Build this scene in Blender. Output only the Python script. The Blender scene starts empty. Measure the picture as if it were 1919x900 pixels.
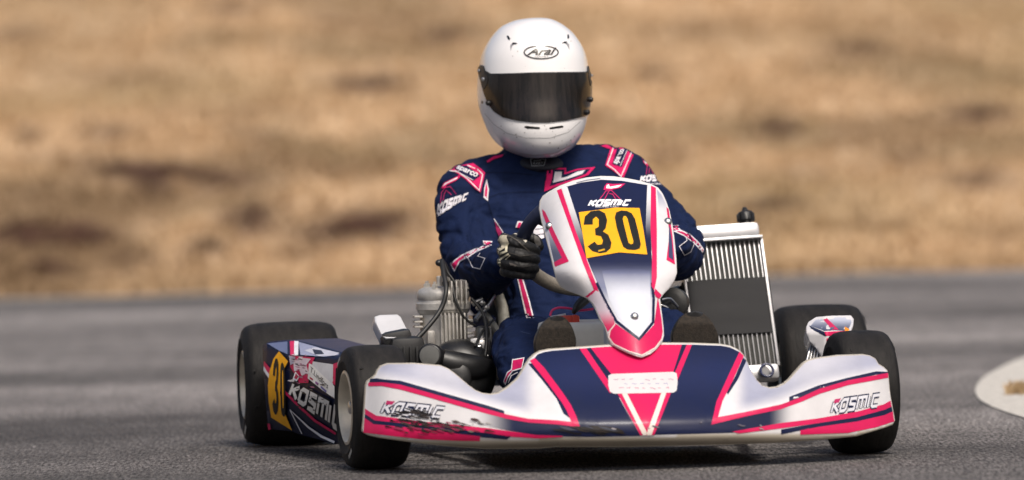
import bpy, bmesh, math, random
import numpy as np
from mathutils import Vector, Matrix, noise
from mathutils.bvhtree import BVHTree

# ---------------------------------------------------------------- camera, sky, sun, exposure
SC = bpy.context.scene
COL = SC.collection
F = 13400.0; CAM_H = 0.8477; CAM_D = 15.0; HY = 112.5; ROLL = 0.02476
X0 = 0.218; YAW = 0.1268
PITCH = math.atan((450 - HY) / F)
fw = Vector((0, math.cos(PITCH), -math.sin(PITCH))); up0 = Vector((0, math.sin(PITCH), math.cos(PITCH))); rt0 = Vector((1, 0, 0))
rt = rt0 * math.cos(ROLL) - up0 * math.sin(ROLL); up = rt0 * math.sin(ROLL) + up0 * math.cos(ROLL)
CP = Vector((0, -CAM_D, CAM_H))
cam = bpy.data.cameras.new('camera'); co = bpy.data.objects.new('camera', cam); COL.objects.link(co)
m = Matrix.Identity(4)
for i in range(3):
    m[i][0] = rt[i]; m[i][1] = up[i]; m[i][2] = -fw[i]; m[i][3] = CP[i]
co.matrix_world = m
cam.sensor_width = 36; cam.lens = F * 36 / 1919; cam.clip_end = 3000; cam.clip_start = 0.1
cam.dof.use_dof = True; cam.dof.focus_distance = 15.25; cam.dof.aperture_fstop = 3.0
SC.camera = co
SUN_EL = math.radians(51); SUN_AZ = math.radians(162)      # veiled sun behind the camera, a little to the right
W = bpy.data.worlds.new('World'); SC.world = W; W.use_nodes = True
nt = W.node_tree; sky = nt.nodes.new('ShaderNodeTexSky'); sky.sky_type = 'NISHITA'; sky.sun_disc = False
sky.sun_elevation = SUN_EL; sky.sun_rotation = SUN_AZ; sky.air_density = 1.0; sky.dust_density = 6.0; sky.ozone_density = 0.6
bg = nt.nodes['Background']; bg.inputs['Strength'].default_value = 0.118
nt.links.new(sky.outputs[0], bg.inputs[0])
sl = bpy.data.lights.new('sun', 'SUN'); sl.energy = 2.3; sl.angle = math.radians(14); sl.color = (1, 0.95, 0.88)
so = bpy.data.objects.new('sun', sl); COL.objects.link(so)
sd = Vector((math.sin(SUN_AZ) * math.cos(SUN_EL), math.cos(SUN_AZ) * math.cos(SUN_EL), math.sin(SUN_EL)))
so.rotation_euler = sd.to_track_quat('Z', 'Y').to_euler()
SC.view_settings.view_transform = 'Standard'; SC.view_settings.look = 'None'
SC.view_settings.gamma = 1; SC.view_settings.use_curve_mapping = False
SC.view_settings.exposure = 0.17

# ---------------------------------------------------------------- frames: world and the kart's own axes (x to its left side, y to its tail, z up)
cy_, sy_ = math.cos(YAW), math.sin(YAW)
def W2K(v): x, y = v[0] - X0, v[1]; return Vector((x * cy_ + y * sy_, -x * sy_ + y * cy_, v[2]))
def D2K(v): return Vector((v[0] * cy_ + v[1] * sy_, -v[0] * sy_ + v[1] * cy_, v[2]))
CK = W2K(CP)
def wray(px, py): return fw + rt * ((px - 959.5) / F) - up * ((py - 450) / F)
def kray(px, py): return D2K(wray(px, py))
def K(px, py, ly):
    d = kray(px, py); return CK + d * ((ly - CK.y) / d.y)
def ground(px, py, z=0.0):
    d = wray(px, py); return CP + d * ((z - CP.z) / d.z)
rnd = random.Random(7)

# ---------------------------------------------------------------- materials
def s2l(h):
    if isinstance(h, str):
        r, g, b = [int(h[i:i + 2], 16) / 255 for i in (0, 2, 4)]
        f = lambda c: c / 12.92 if c < .04045 else ((c + .055) / 1.055) ** 2.4
        return (f(r), f(g), f(b))
    return h
MATS = {}
def mat(name, color=(.5, .5, .5), rough=.5, metal=0, coat=0, vcol=False, nscale=0, namt=0, bump=0, bscale=80, spec=.5, rvar=0, stretch=(1, 1, 1), sheen=0):
    if name in MATS: return MATS[name]
    M = bpy.data.materials.new(name); M.use_nodes = True; N = M.node_tree; L = N.links; P = N.nodes['Principled BSDF']
    P.inputs['Base Color'].default_value = (*color, 1); P.inputs['Roughness'].default_value = rough; P.inputs['Metallic'].default_value = metal
    P.inputs['Coat Weight'].default_value = coat; P.inputs['Coat Roughness'].default_value = .12; P.inputs['Specular IOR Level'].default_value = spec
    P.inputs['Sheen Weight'].default_value = sheen
    tc = N.nodes.new('ShaderNodeTexCoord'); mp = N.nodes.new('ShaderNodeMapping'); mp.inputs['Scale'].default_value = stretch
    L.new(tc.outputs['Object'], mp.inputs[0])
    src = None
    if vcol:
        a = N.nodes.new('ShaderNodeAttribute'); a.attribute_name = 'Col'; src = a.outputs['Color']
    if nscale:
        n = N.nodes.new('ShaderNodeTexNoise'); n.inputs['Scale'].default_value = nscale; n.inputs['Detail'].default_value = 6; n.inputs['Roughness'].default_value = .65
        L.new(mp.outputs[0], n.inputs['Vector'])
        r = N.nodes.new('ShaderNodeMapRange'); r.inputs['From Min'].default_value = .3; r.inputs['From Max'].default_value = .7
        r.inputs['To Min'].default_value = 1 - namt; r.inputs['To Max'].default_value = 1 + namt * .5
        L.new(n.outputs['Fac'], r.inputs[0])
        mx = N.nodes.new('ShaderNodeMix'); mx.data_type = 'RGBA'; mx.blend_type = 'MULTIPLY'; mx.inputs[0].default_value = 1
        if src: L.new(src, mx.inputs[6])
        else: mx.inputs[6].default_value = (*color, 1)
        L.new(r.outputs[0], mx.inputs[7]); src = mx.outputs[2]
        if rvar:
            r2 = N.nodes.new('ShaderNodeMapRange'); r2.inputs['From Min'].default_value = .3; r2.inputs['From Max'].default_value = .7
            r2.inputs['To Min'].default_value = rough + rvar; r2.inputs['To Max'].default_value = max(.05, rough - rvar)
            L.new(n.outputs['Fac'], r2.inputs[0]); L.new(r2.outputs[0], P.inputs['Roughness'])
    if src: L.new(src, P.inputs['Base Color'])
    if bump:
        n = N.nodes.new('ShaderNodeTexNoise'); n.inputs['Scale'].default_value = bscale; n.inputs['Detail'].default_value = 4
        L.new(mp.outputs[0], n.inputs['Vector'])
        b = N.nodes.new('ShaderNodeBump'); b.inputs['Strength'].default_value = bump; b.inputs['Distance'].default_value = .004
        L.new(n.outputs['Fac'], b.inputs['Height']); L.new(b.outputs[0], P.inputs['Normal'])
    if name == 'suit':                                            # creased cloth
        n2 = N.nodes.new('ShaderNodeTexNoise'); n2.inputs['Scale'].default_value = 8; n2.inputs['Detail'].default_value = 1.2; n2.inputs['Distortion'].default_value = 1.2
        mp2 = N.nodes.new('ShaderNodeMapping'); mp2.inputs['Scale'].default_value = (.8, 1, 1.9); mp2.inputs['Rotation'].default_value = (0, .5, 0); L.new(tc.outputs['Object'], mp2.inputs[0]); L.new(mp2.outputs[0], n2.inputs['Vector'])
        b2 = N.nodes.new('ShaderNodeBump'); b2.inputs['Strength'].default_value = .7; b2.inputs['Distance'].default_value = .03
        L.new(n2.outputs['Fac'], b2.inputs['Height']); L.new(b2.outputs[0], b.inputs['Normal'])
    MATS[name] = M; return M
mat('livery', vcol=True, rough=.38, coat=.1, spec=.22, nscale=14, namt=.10, bump=.06, bscale=25, rvar=.1)
mat('suit', vcol=True, rough=.85, nscale=30, namt=.22, bump=.25, bscale=160, spec=.12)
mat('pod_skin', vcol=True, rough=.4, coat=.02, spec=.04, nscale=20, namt=.15)
mat('tyre', s2l('232120'), rough=.7, nscale=22, namt=.6, bump=.35, bscale=60, spec=.3, stretch=(3, 1, 1), vcol=True)
mat('rim', (.55, .50, .41), rough=.42, metal=.55, nscale=20, namt=.2)
mat('steel', (.45, .45, .45), rough=.3, metal=1, nscale=30, namt=.2)
mat('alloy', (.47, .45, .42), rough=.5, metal=.55, nscale=40, namt=.35, bump=.15, bscale=200)
mat('aluminium', (.40, .40, .41), rough=.36, metal=.8, nscale=30, namt=.12, bump=.05, bscale=40)
mat('black_plastic', (.009, .009, .010), rough=.42, nscale=25, namt=.3, bump=.08)
mat('rubber_hose', (.012, .012, .012), rough=.5)
mat('tape', (.008, .008, .010), rough=.6, spec=.3, nscale=12, namt=.15, bump=.1, bscale=30)
mat('fin', (.10, .10, .095), rough=.5, metal=.5, nscale=200, namt=.5)
mat('core', (.05, .05, .048), rough=.6, metal=.3, nscale=300, namt=.6, bump=.5, bscale=500)
mat('white_plastic', (.55, .55, .57), rough=.35, nscale=12, namt=.1)
mat('disc', (.10, .10, .095), rough=.5, nscale=30, namt=.3)
mat('tank', (.72, .69, .63), rough=.45, nscale=8, namt=.18)
mat('helmet', vcol=True, rough=.22, coat=.5, nscale=9, namt=.05, bump=.02, bscale=12)
mat('visor', (.020, .015, .013), rough=.14, spec=.3, nscale=3, namt=.95, stretch=(16, 16, .7), rvar=.08)
mat('glove', vcol=True, rough=.6, nscale=60, namt=.3, bump=.3, bscale=120)
mat('sole', (.022, .016, .011), rough=.9, nscale=140, namt=.8, bump=.35, bscale=260)
mat('red_plastic', (.55, .05, .03), rough=.4, nscale=20, namt=.2)
mat('pink_rubber', (.6, .03, .15), rough=.4)
mat('seat_shell', (.30, .29, .25), rough=.45, nscale=60, namt=.35)
mat('blue_plastic', (.012, .02, .075), rough=.25, coat=.3, nscale=15, namt=.3)
mat('frame_blue', (.01, .014, .03), rough=.3, coat=.3)
mat('skin', (.5, .3, .22), rough=.6)
mat('wheel_wrap', vcol=True, rough=.8, nscale=60, namt=.25, bump=.2, bscale=200)

WHITE = s2l('cdcbcd'); SILV_SKY = s2l('989aac'); NAVY = s2l('161d3c'); PINK = s2l('c61c54'); CREAM = s2l('b5ad9e'); BLACK = s2l('121114'); YEL = s2l('e9a51a')  # the silver is livery, and also the sky sheen painted on the wings
SNAVY = s2l('14203f'); SPINK = s2l('c8205e')

# ---------------------------------------------------------------- mesh builder
def mixc(a, b, t): t = min(1, max(0, t)); return tuple(a[i] * (1 - t) + b[i] * t for i in range(3))
class MB:
    def __init__(s): s.v = []; s.f = []; s.c = []
    def add(s, verts, faces, col=(.5, .5, .5)):
        o = len(s.v); s.v += [Vector(v) for v in verts]
        s.c += (list(col) if isinstance(col, list) else [col] * len(verts))
        s.f += [tuple(i + o for i in f) for f in faces]
    def build(s, name, material, parent=None, base=None, smooth=True, sharp=40):
        me = bpy.data.meshes.new(name); b = base or Vector((0, 0, 0))
        me.from_pydata([tuple(v - b) for v in s.v], [], s.f); me.update()
        if material in ('livery', 'pod_skin', 'suit', 'tyre', 'helmet', 'glove', 'wheel_wrap', 'ground_cover', 'grass_blades'):
            ca = me.color_attributes.new('Col', 'FLOAT_COLOR', 'POINT')
            a = np.ones((len(s.v), 4), 'f'); a[:, :3] = np.array(s.c, 'f'); ca.data.foreach_set('color', a.ravel())
        me.materials.append(MATS[material])
        if smooth:
            me.polygons.foreach_set('use_smooth', [True] * len(me.polygons))
            if sharp: me.set_sharp_from_angle(angle=math.radians(sharp))
        o = bpy.data.objects.new(name, me); COL.objects.link(o)
        if parent: o.parent = parent
        return o
def frame(axis):
    a = Vector(axis).normalized(); t = Vector((0, 0, 1)) if abs(a.z) < .9 else Vector((1, 0, 0))
    u = a.cross(t).normalized(); return u, a.cross(u).normalized()
def box(mb, c, ax, size, bev=.15, col=(.5, .5, .5)):
    """chamfered box: centre, three axes, full sizes"""
    c = Vector(c); h = [x / 2 for x in size]; b = min(h) * bev * 2 if bev else 0
    ax = [Vector(a).normalized() for a in ax]
    vs = []; idx = {}
    bm = bmesh.new(); bmesh.ops.create_cube(bm, size=1)
    for v in bm.verts: v.co = Vector((v.co.x * size[0], v.co.y * size[1], v.co.z * size[2]))
    if b > 0: bmesh.ops.bevel(bm, geom=bm.edges[:], offset=b, segments=2, affect='EDGES', profile=.6)
    mb.add([c + ax[0] * v.co.x + ax[1] * v.co.y + ax[2] * v.co.z for v in bm.verts], [[v.index for v in f.verts] for f in bm.faces], col); bm.free()
XYZ = (Vector((1, 0, 0)), Vector((0, 1, 0)), Vector((0, 0, 1)))
def lathe(mb, c, axis, prof, n=40, col=(.5, .5, .5), colf=None, caps=True):
    c = Vector(c); a = Vector(axis).normalized(); u, w = frame(a); vs = []; cs = []; fs = []
    for r, h in prof:
        for i in range(n):
            t = 2 * math.pi * i / n; vs.append(c + a * h + (u * math.cos(t) + w * math.sin(t)) * r); cs.append(colf(r, h, t) if colf else col)
    for j in range(len(prof) - 1):
        for i in range(n):
            k = (i + 1) % n; fs.append((j * n + i, j * n + k, (j + 1) * n + k, (j + 1) * n + i))
    if caps:
        fs.append(tuple(range(n))[::-1]); fs.append(tuple((len(prof) - 1) * n + i for i in range(n)))
    mb.add(vs, fs, cs)
def catmull(pts, k=8, closed=False):
    pts = [Vector(p) for p in pts]; out = []; n = len(pts)
    rng = range(n) if closed else range(n - 1)
    for i in rng:
        g = (lambda j: pts[j % n]) if closed else (lambda j: pts[min(max(j, 0), n - 1)])
        a, b, c, d = g(i - 1), g(i), g(i + 1), g(i + 2)
        for q in range(k):
            t = q / k; out.append(.5 * ((2 * b) + (c - a) * t + (2 * a - 5 * b + 4 * c - d) * t * t + (3 * b - a - 3 * c + d) * t ** 3))
    if not closed: out.append(pts[-1])
    return out
def tube(mb, pts, r, n=14, k=6, closed=False, col=(.5, .5, .5), colf=None, round_ends=False):
    P = [Vector((*p, )) for p in pts]
    R = list(r) if isinstance(r, (list, tuple)) else [r] * len(P)
    Q = [Vector((*P[i], R[i])) for i in range(len(P))]
    Q = catmull(Q, k, closed) if k > 1 else Q
    S = [(Vector(q[:3]), q[3]) for q in Q]
    if round_ends and not closed:
        def cap(p, d, rr): return [(p + d * rr * math.sin(a), rr * math.cos(a)) for a in (math.radians(25), math.radians(50), math.radians(72), math.radians(87))]
        d0 = (S[0][0] - S[1][0]).normalized(); d1 = (S[-1][0] - S[-2][0]).normalized()
        S = cap(S[0][0], d0, S[0][1])[::-1] + S + cap(S[-1][0], d1, S[-1][1])
    m_ = len(S); vs = []; cs = []; fs = []; u = None
    for j in range(m_):
        a = S[(j + 1) % m_][0] if (closed or j < m_ - 1) else S[j][0]; b = S[j - 1][0] if (closed or j > 0) else S[j][0]
        t = (a - b).normalized()
        if u is None: u, _ = frame(t)
        u = (u - t * u.dot(t)).normalized(); w = t.cross(u)
        for i in range(n):
            an = 2 * math.pi * i / n; vs.append(S[j][0] + (u * math.cos(an) + w * math.sin(an)) * S[j][1]); cs.append(colf(j / m_) if colf else col)
    for j in range(m_ if closed else m_ - 1):
        for i in range(n):
            k2 = (i + 1) % n; j2 = (j + 1) % m_; fs.append((j * n + i, j * n + k2, j2 * n + k2, j2 * n + i))
    if not closed: fs.append(tuple(range(n))[::-1]); fs.append(tuple((m_ - 1) * n + i for i in range(n)))
    mb.add(vs, fs, cs)
def loft(mb, secs, n=28, k=6, col=(.5, .5, .5)):
    """secs: (centre, x-axis, y-axis, a, b): elliptic sections, smoothly interpolated, closed ends"""
    rows = [[*s[0], *(Vector(s[1]) * s[3]), *(Vector(s[2]) * s[4])] for s in secs]
    Q = catmull([Vector(r) for r in rows], k); vs = []; fs = []
    for q in Q:
        c, A, B = Vector(q[0:3]), Vector(q[3:6]), Vector(q[6:9])
        for i in range(n):
            t = 2 * math.pi * i / n; ct, st = math.cos(t), math.sin(t)
            p = 2 / 2.4; vs.append(c + A * math.copysign(abs(ct) ** p, ct) + B * math.copysign(abs(st) ** p, st))
    for j in range(len(Q) - 1):
        for i in range(n):
            k2 = (i + 1) % n; fs.append((j * n + i, j * n + k2, (j + 1) * n + k2, (j + 1) * n + i))
    fs.append(tuple(range(n))[::-1]); fs.append(tuple((len(Q) - 1) * n + i for i in range(n)))
    mb.add(vs, fs, col)
def remesh(mb, vox, smooth=2):
    o = mb.build('tmp', 'steel'); r = o.modifiers.new('r', 'REMESH'); r.mode = 'VOXEL'; r.voxel_size = vox
    if smooth: s = o.modifiers.new('s', 'SMOOTH'); s.iterations = smooth; s.factor = .5
    dg = bpy.context.evaluated_depsgraph_get(); dg.update(); me = bpy.data.meshes.new_from_object(o.evaluated_get(dg))
    out = MB(); nv = [v.normal.copy() for v in me.vertices]
    out.add([v.co.copy() for v in me.vertices], [tuple(p.vertices) for p in me.polygons]); out.n = nv
    bpy.data.objects.remove(o); bpy.data.meshes.remove(me); return out

# ---------------------------------------------------------------- flat shapes cut fine and laid on a curved surface
def cut(polys, step):
    bm = bmesh.new()
    for P in polys:
        if isinstance(P, tuple) and P[0] == 'mesh':
            vv = [bm.verts.new((x, y, 0)) for x, y in P[1]]
            for f in P[2]:
                try: bm.faces.new([vv[i] for i in f])
                except ValueError: pass
        else:
            try: bm.faces.new([bm.verts.new((x, y, 0)) for x, y in P])
            except ValueError: pass
    bm.normal_update()
    bmesh.ops.triangulate(bm, faces=bm.faces[:])
    xs = [v.co.x for v in bm.verts]; ys = [v.co.y for v in bm.verts]
    if not xs: return bm
    for ax, lo, hi in ((0, min(xs), max(xs)), (1, min(ys), max(ys))):
        q = math.floor(lo / step) + 1
        while q * step < hi - 1e-4:
            c = [0, 0, 0]; c[ax] = q * step + .013; no = [0, 0, 0]; no[ax] = 1
            bmesh.ops.bisect_plane(bm, geom=bm.verts[:] + bm.edges[:] + bm.faces[:], plane_co=c, plane_no=no, dist=1e-5); q += 1
    bmesh.ops.remove_doubles(bm, verts=bm.verts[:], dist=1e-4)
    bmesh.ops.triangulate(bm, faces=bm.faces[:]); bm.verts.index_update(); return bm
class Surf:
    """a surface that can be asked for the point seen at a photo position, in the kart's axes"""
    def __init__(s, mb=None, depth=None):
        s.depth = depth
        if mb: s.bvh = BVHTree.FromPolygons([tuple(v) for v in mb.v], mb.f)
    def at(s, px, py):
        if s.depth: return K(px, py, s.depth(px, py))
        d = kray(px, py).normalized(); h = s.bvh.ray_cast(CK, d); return h[0]
def decal(mb, surf, polys, col, layer=1, step=7, off=.0004, lift=0):
    if polys and not (isinstance(polys[0], tuple) and polys[0][0] == 'mesh') and not isinstance(polys[0], list): polys = [polys]
    bm = cut(polys, step); P = {}; 
    for v in bm.verts:
        h = surf.at(v.co.x, v.co.y)
        P[v.index] = None if h is None else h - kray(v.co.x, v.co.y).normalized() * (off * layer + lift)
    keep = {}; vs = []; cs = []; fs = []
    for f in bm.faces:
        ids = [v.index for v in f.verts]
        if any(P[i] is None for i in ids): continue
        if max((P[ids[0]] - P[ids[1]]).length, (P[ids[1]] - P[ids[2]]).length, (P[ids[2]] - P[ids[0]]).length) > .06 + step * .003: continue
        for v in f.verts:
            if v.index not in keep:
                keep[v.index] = len(vs); vs.append(P[v.index]); cs.append(col(v.co.x, v.co.y) if callable(col) else col)
        t = [keep[i] for i in ids]; nn = (vs[t[1]] - vs[t[0]]).cross(vs[t[2]] - vs[t[0]])
        if nn.dot(kray(959, 450)) > 0: t = t[::-1]
        fs.append(tuple(t))
    bm.free(); mb.add(vs, fs, cs)
def stroke(pts, w, closed=False):
    """a line of width w as mitred quads"""
    P = [Vector(p) for p in pts]; n = len(P); L = []; R = []
    for i in range(n):
        a = P[i - 1] if (closed or i > 0) else None; b = P[(i + 1) % n] if (closed or i < n - 1) else None
        d1 = (P[i] - a).normalized() if a else None; d2 = (b - P[i]).normalized() if b else None
        if d1 is None: d1 = d2
        if d2 is None: d2 = d1
        n1 = Vector((-d1.y, d1.x)); n2 = Vector((-d2.y, d2.x)); mm = (n1 + n2)
        mm = n1 if mm.length < .3 else mm.normalized(); k = min(2, 1 / max(.4, mm.dot(n1)))
        ww = w[i] if isinstance(w, (list, tuple)) else w
        L.append(P[i] + mm * ww * k / 2); R.append(P[i] - mm * ww * k / 2)
    return [[tuple(L[i]), tuple(L[(i + 1) % n]), tuple(R[(i + 1) % n]), tuple(R[i])] for i in range(n if closed else n - 1)]
def band(top, bot): return [list(top) + list(bot)[::-1]]
def quadmap(q, u, v):
    TL, TR, BR, BL = [Vector(p) for p in q]; return tuple((TL * (1 - u) + TR * u) * v + (BL * (1 - u) + BR * u) * (1 - v))
GL = {'K': (.78, [[(0, 0), (0, 1)], [(.74, 1), (.2, .52), (.74, 0)]]), 'O': (.8, [[(0, 0), (0, .8), (.18, 1), (.7, 1), (.7, .18), (.55, 0), (-.02, 0)]]),
      'S': (.8, [[(.75, 1), (.05, 1), (.05, .55), (.68, .45), (.68, 0), (-.02, 0)]]), 'M': (1.1, [[(0, 0), (0, 1), (1.0, 1), (1.0, 0)], [(.5, .9), (.5, 0)]]),
      'I': (.24, [[(0, 0), (0, 1)]]), 'C': (.8, [[(.75, 1), (.04, 1), (.0, .12), (.12, 0), (.72, 0)]])}
def block_word(q, word='KOSMIC', w=.24, shear=.14):
    x = 0; items = []
    for ch in word:
        adv, ss = GL[ch]
        items += [([(a + x, b * .72 + .14) for a, b in s_]) for s_ in ss]; x += adv + .22
    tot = x - .1; out = []
    for s_ in items:
        for qd in stroke(s_, w):
            out.append([quadmap(q, (a + .1) / (tot + .1) + shear * (b - .5) * .25, b) for a, b in qd])
    return out
def text(s, q, bold=.0, shear=0.):
    cu = bpy.data.curves.new('t', 'FONT'); cu.body = s; cu.offset = bold; cu.shear = shear; cu.resolution_u = 4; cu.fill_mode = 'FRONT'
    o = bpy.data.objects.new('t', cu); COL.objects.link(o); dg = bpy.context.evaluated_depsgraph_get(); dg.update()
    me = bpy.data.meshes.new_from_object(o.evaluated_get(dg)); xs = [v.co.x for v in me.vertices]; ys = [v.co.y for v in me.vertices]
    lo, hi, l2, h2 = min(xs), max(xs), min(ys), max(ys)
    vs = [quadmap(q, (v.co.x - lo) / (hi - lo), (v.co.y - l2) / (h2 - l2)) for v in me.vertices]; fs = [tuple(p.vertices) for p in me.polygons]
    bpy.data.objects.remove(o); bpy.data.curves.remove(cu); bpy.data.meshes.remove(me)
    return [('mesh', vs, fs)]
def round2(pts, it=1):
    for _ in range(it):
        o = []
        for i in range(len(pts)):
            a, b = Vector(pts[i]), Vector(pts[(i + 1) % len(pts)]); d = (b - a).length; t = min(.25, 5 / max(d, 1e-3))
            o += [tuple(a + (b - a) * t), tuple(b + (a - b) * t)]
        pts = o
    return pts
def panel(mb, outline, depth, col, back=(0, .03, 0), rimcol=CREAM, step=7, rim=2.2):
    """curved shell with its own thickness: front skin, rounded rim, back skin"""
    bm = cut([outline], step); back = Vector(back)
    bound = {}
    cen = {}
    for e in bm.edges:
        if len(e.link_faces) == 1:
            f = e.link_faces[0]; fc = f.calc_center_median(); d = e.verts[1].co - e.verts[0].co; n = Vector((d.y, -d.x, 0)).normalized()
            if n.dot(e.verts[0].co - fc) < 0: n = -n
            for v in e.verts: bound.setdefault(v.index, Vector((0, 0, 0))); bound[v.index] += n
    S = lambda x, y: K(x, y, depth(x, y))
    bm.verts.ensure_lookup_table(); n = len(bm.verts)
    front = [S(v.co.x, v.co.y) for v in bm.verts]; fcol = [col(v.co.x, v.co.y) if callable(col) else col for v in bm.verts]
    bk = [p + back for p in front]
    ri = {}; ex = []
    for i, nn in bound.items():
        nn = nn.normalized(); v = bm.verts[i].co; o1 = S(v.x + nn.x * rim, v.y + nn.y * rim); o2 = S(v.x + nn.x * rim * .55, v.y + nn.y * rim * .55)
        # depth of the rim stays that of the edge it hangs on
        dd = front[i].y; o1 = K(v.x + nn.x * rim, v.y + nn.y * rim, dd); o2 = K(v.x + nn.x * rim * .6, v.y + nn.y * rim * .6, dd)
        bl = back.length; bn = back.normalized(); a = min(.006, bl * .3)
        ri[i] = 2 * n + len(ex); ex += [o2 + bn * a * .3, o1 + bn * a, o1 + back - bn * a, o2 + back - bn * a * .3]
    fs = []
    for f in bm.faces:
        ids = [v.index for v in f.verts]
        nn = (front[ids[1]] - front[ids[0]]).cross(front[ids[2]] - front[ids[0]])
        if nn.dot(kray(959, 450)) > 0: ids = ids[::-1]
        fs.append(tuple(ids)); fs.append(tuple(n + i for i in ids[::-1]))
    base = len(front)
    for e in bm.edges:
        if len(e.link_faces) == 1:
            a, b = e.verts[0].index, e.verts[1].index
            ra, rb = ri[a], ri[b]; seq = [(a, b)] + [(ra + k, rb + k) for k in range(4)] + [(n + a, n + b)]
            for (p, q), (r_, s_) in zip(seq, seq[1:]): fs.append((p, q, s_, r_))
    mb.add(front + bk + ex, fs, fcol + [rimcol] * n + [rimcol] * len(ex)); bm.free()
def recalc(o):
    bm = bmesh.new(); bm.from_mesh(o.data); bmesh.ops.recalc_face_normals(bm, faces=bm.faces[:]); bm.to_mesh(o.data); bm.free()
def thing(name, label, cat, loc=(0, 0, 0), rz=0):
    o = bpy.data.objects.new(name, None); COL.objects.link(o); o.location = loc; o.rotation_euler = (0, 0, rz); o.empty_display_size = .1
    o['label'] = label; o['category'] = cat; return o
def interp(x, tab):
    if x <= tab[0][0]: return tab[0][1]
    for (a, b), (c, d) in zip(tab, tab[1:]):
        if x <= c: return b + (d - b) * (x - a) / (c - a)
    return tab[-1][1]
def sm(a, b, x): t = min(1, max(0, (x - a) / (b - a))); return t * t * (3 - 2 * t)

#=SETTING=
# ================================================================ the setting
def asphalt_mat():
    M = bpy.data.materials.new('asphalt'); M.use_nodes = True; N = M.node_tree; L = N.links; P = N.nodes['Principled BSDF']
    tc = N.nodes.new('ShaderNodeTexCoord')
    def noi(scale, det, st=(1, 1, 1), ro=.6):
        mp = N.nodes.new('ShaderNodeMapping'); mp.inputs['Scale'].default_value = st; L.new(tc.outputs['Object'], mp.inputs[0])
        n = N.nodes.new('ShaderNodeTexNoise'); n.inputs['Scale'].default_value = scale; n.inputs['Detail'].default_value = det; n.inputs['Roughness'].default_value = ro
        L.new(mp.outputs[0], n.inputs['Vector']); return n.outputs['Fac']
    def ramp(src, a, b, c0, c1):
        r = N.nodes.new('ShaderNodeMapRange'); r.inputs[1].default_value = a; r.inputs[2].default_value = b; r.inputs[3].default_value = c0; r.inputs[4].default_value = c1; L.new(src, r.inputs[0]); return r.outputs[0]
    def mul(a, b):
        x = N.nodes.new('ShaderNodeMath'); x.operation = 'MULTIPLY'
        for i, q in enumerate((a, b)):
            if isinstance(q, (int, float)): x.inputs[i].default_value = q
            else: L.new(q, x.inputs[i])
        return x.outputs[0]
    grain = ramp(noi(150, 3, (1, .10, 1), .85), .34, .68, .05, 2.3)
    mid = ramp(noi(16, 5, (1, .12, 1)), .3, .7, .8, 1.2)
    lanes = ramp(noi(.8, 4, (.3, .6, 1)), .38, .62, .58, 1.28)
    sp = ramp(noi(60, 2, (1, .12, 1), .5), .66, .8, 1, 2.2)
    sx = N.nodes.new('ShaderNodeSeparateXYZ'); L.new(tc.outputs['Object'], sx.inputs[0])
    ad = N.nodes.new('ShaderNodeMath'); ad.operation = 'MULTIPLY_ADD'; L.new(sx.outputs[0], ad.inputs[0]); ad.inputs[1].default_value = 1.1; L.new(sx.outputs[1], ad.inputs[2])
    wb = N.nodes.new('ShaderNodeMath'); wb.operation = 'MULTIPLY_ADD'; L.new(noi(.9, 4), wb.inputs[0]); wb.inputs[1].default_value = 2.5; L.new(ad.outputs[0], wb.inputs[2])
    line = ramp(wb.outputs[0], -.2, 4.0, .40, 1.0)          # tyre rubber laid down along the racing line
    wv = N.nodes.new('ShaderNodeTexWave'); wv.wave_type = 'RINGS'; wv.rings_direction = 'Z'; wv.inputs['Scale'].default_value = .11; wv.inputs['Distortion'].default_value = 5; wv.inputs['Detail'].default_value = 3; wv.inputs['Detail Scale'].default_value = .8
    mpw = N.nodes.new('ShaderNodeMapping'); mpw.inputs['Location'].default_value = (-3, 9, 0); L.new(tc.outputs['Object'], mpw.inputs[0]); L.new(mpw.outputs[0], wv.inputs['Vector'])
    streak = ramp(wv.outputs['Fac'], .15, .6, .66, 1.0)    # old tyre tracks curving round the bend
    v = mul(mul(mul(grain, streak), mid), mul(mul(lanes, sp), line))
    c = N.nodes.new('ShaderNodeMix'); c.data_type = 'RGBA'; c.blend_type = 'MULTIPLY'; c.inputs[0].default_value = 1; c.inputs[6].default_value = (.172, .158, .151, 1)
    L.new(v, c.inputs[7]); L.new(c.outputs[2], P.inputs['Base Color'])
    P.inputs['Roughness'].default_value = .8; P.inputs['Specular IOR Level'].default_value = .25
    b = N.nodes.new('ShaderNodeBump'); b.inputs['Strength'].default_value = .35; b.inputs['Distance'].default_value = .004; L.new(noi(170, 2), b.inputs['Height']); L.new(b.outputs[0], P.inputs['Normal'])
    MATS['asphalt'] = M
asphalt_mat()
mat('ground_cover', vcol=True, rough=.95, nscale=9, namt=.45, bump=.6, bscale=20, spec=.1)
mat('grass_blades', vcol=True, rough=.8, spec=.15)
def paint_mat():
    M = mat('road_paint', s2l('c4bfb6'), rough=.75, nscale=45, namt=.35, bump=.5, bscale=220)
paint_mat()
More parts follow.
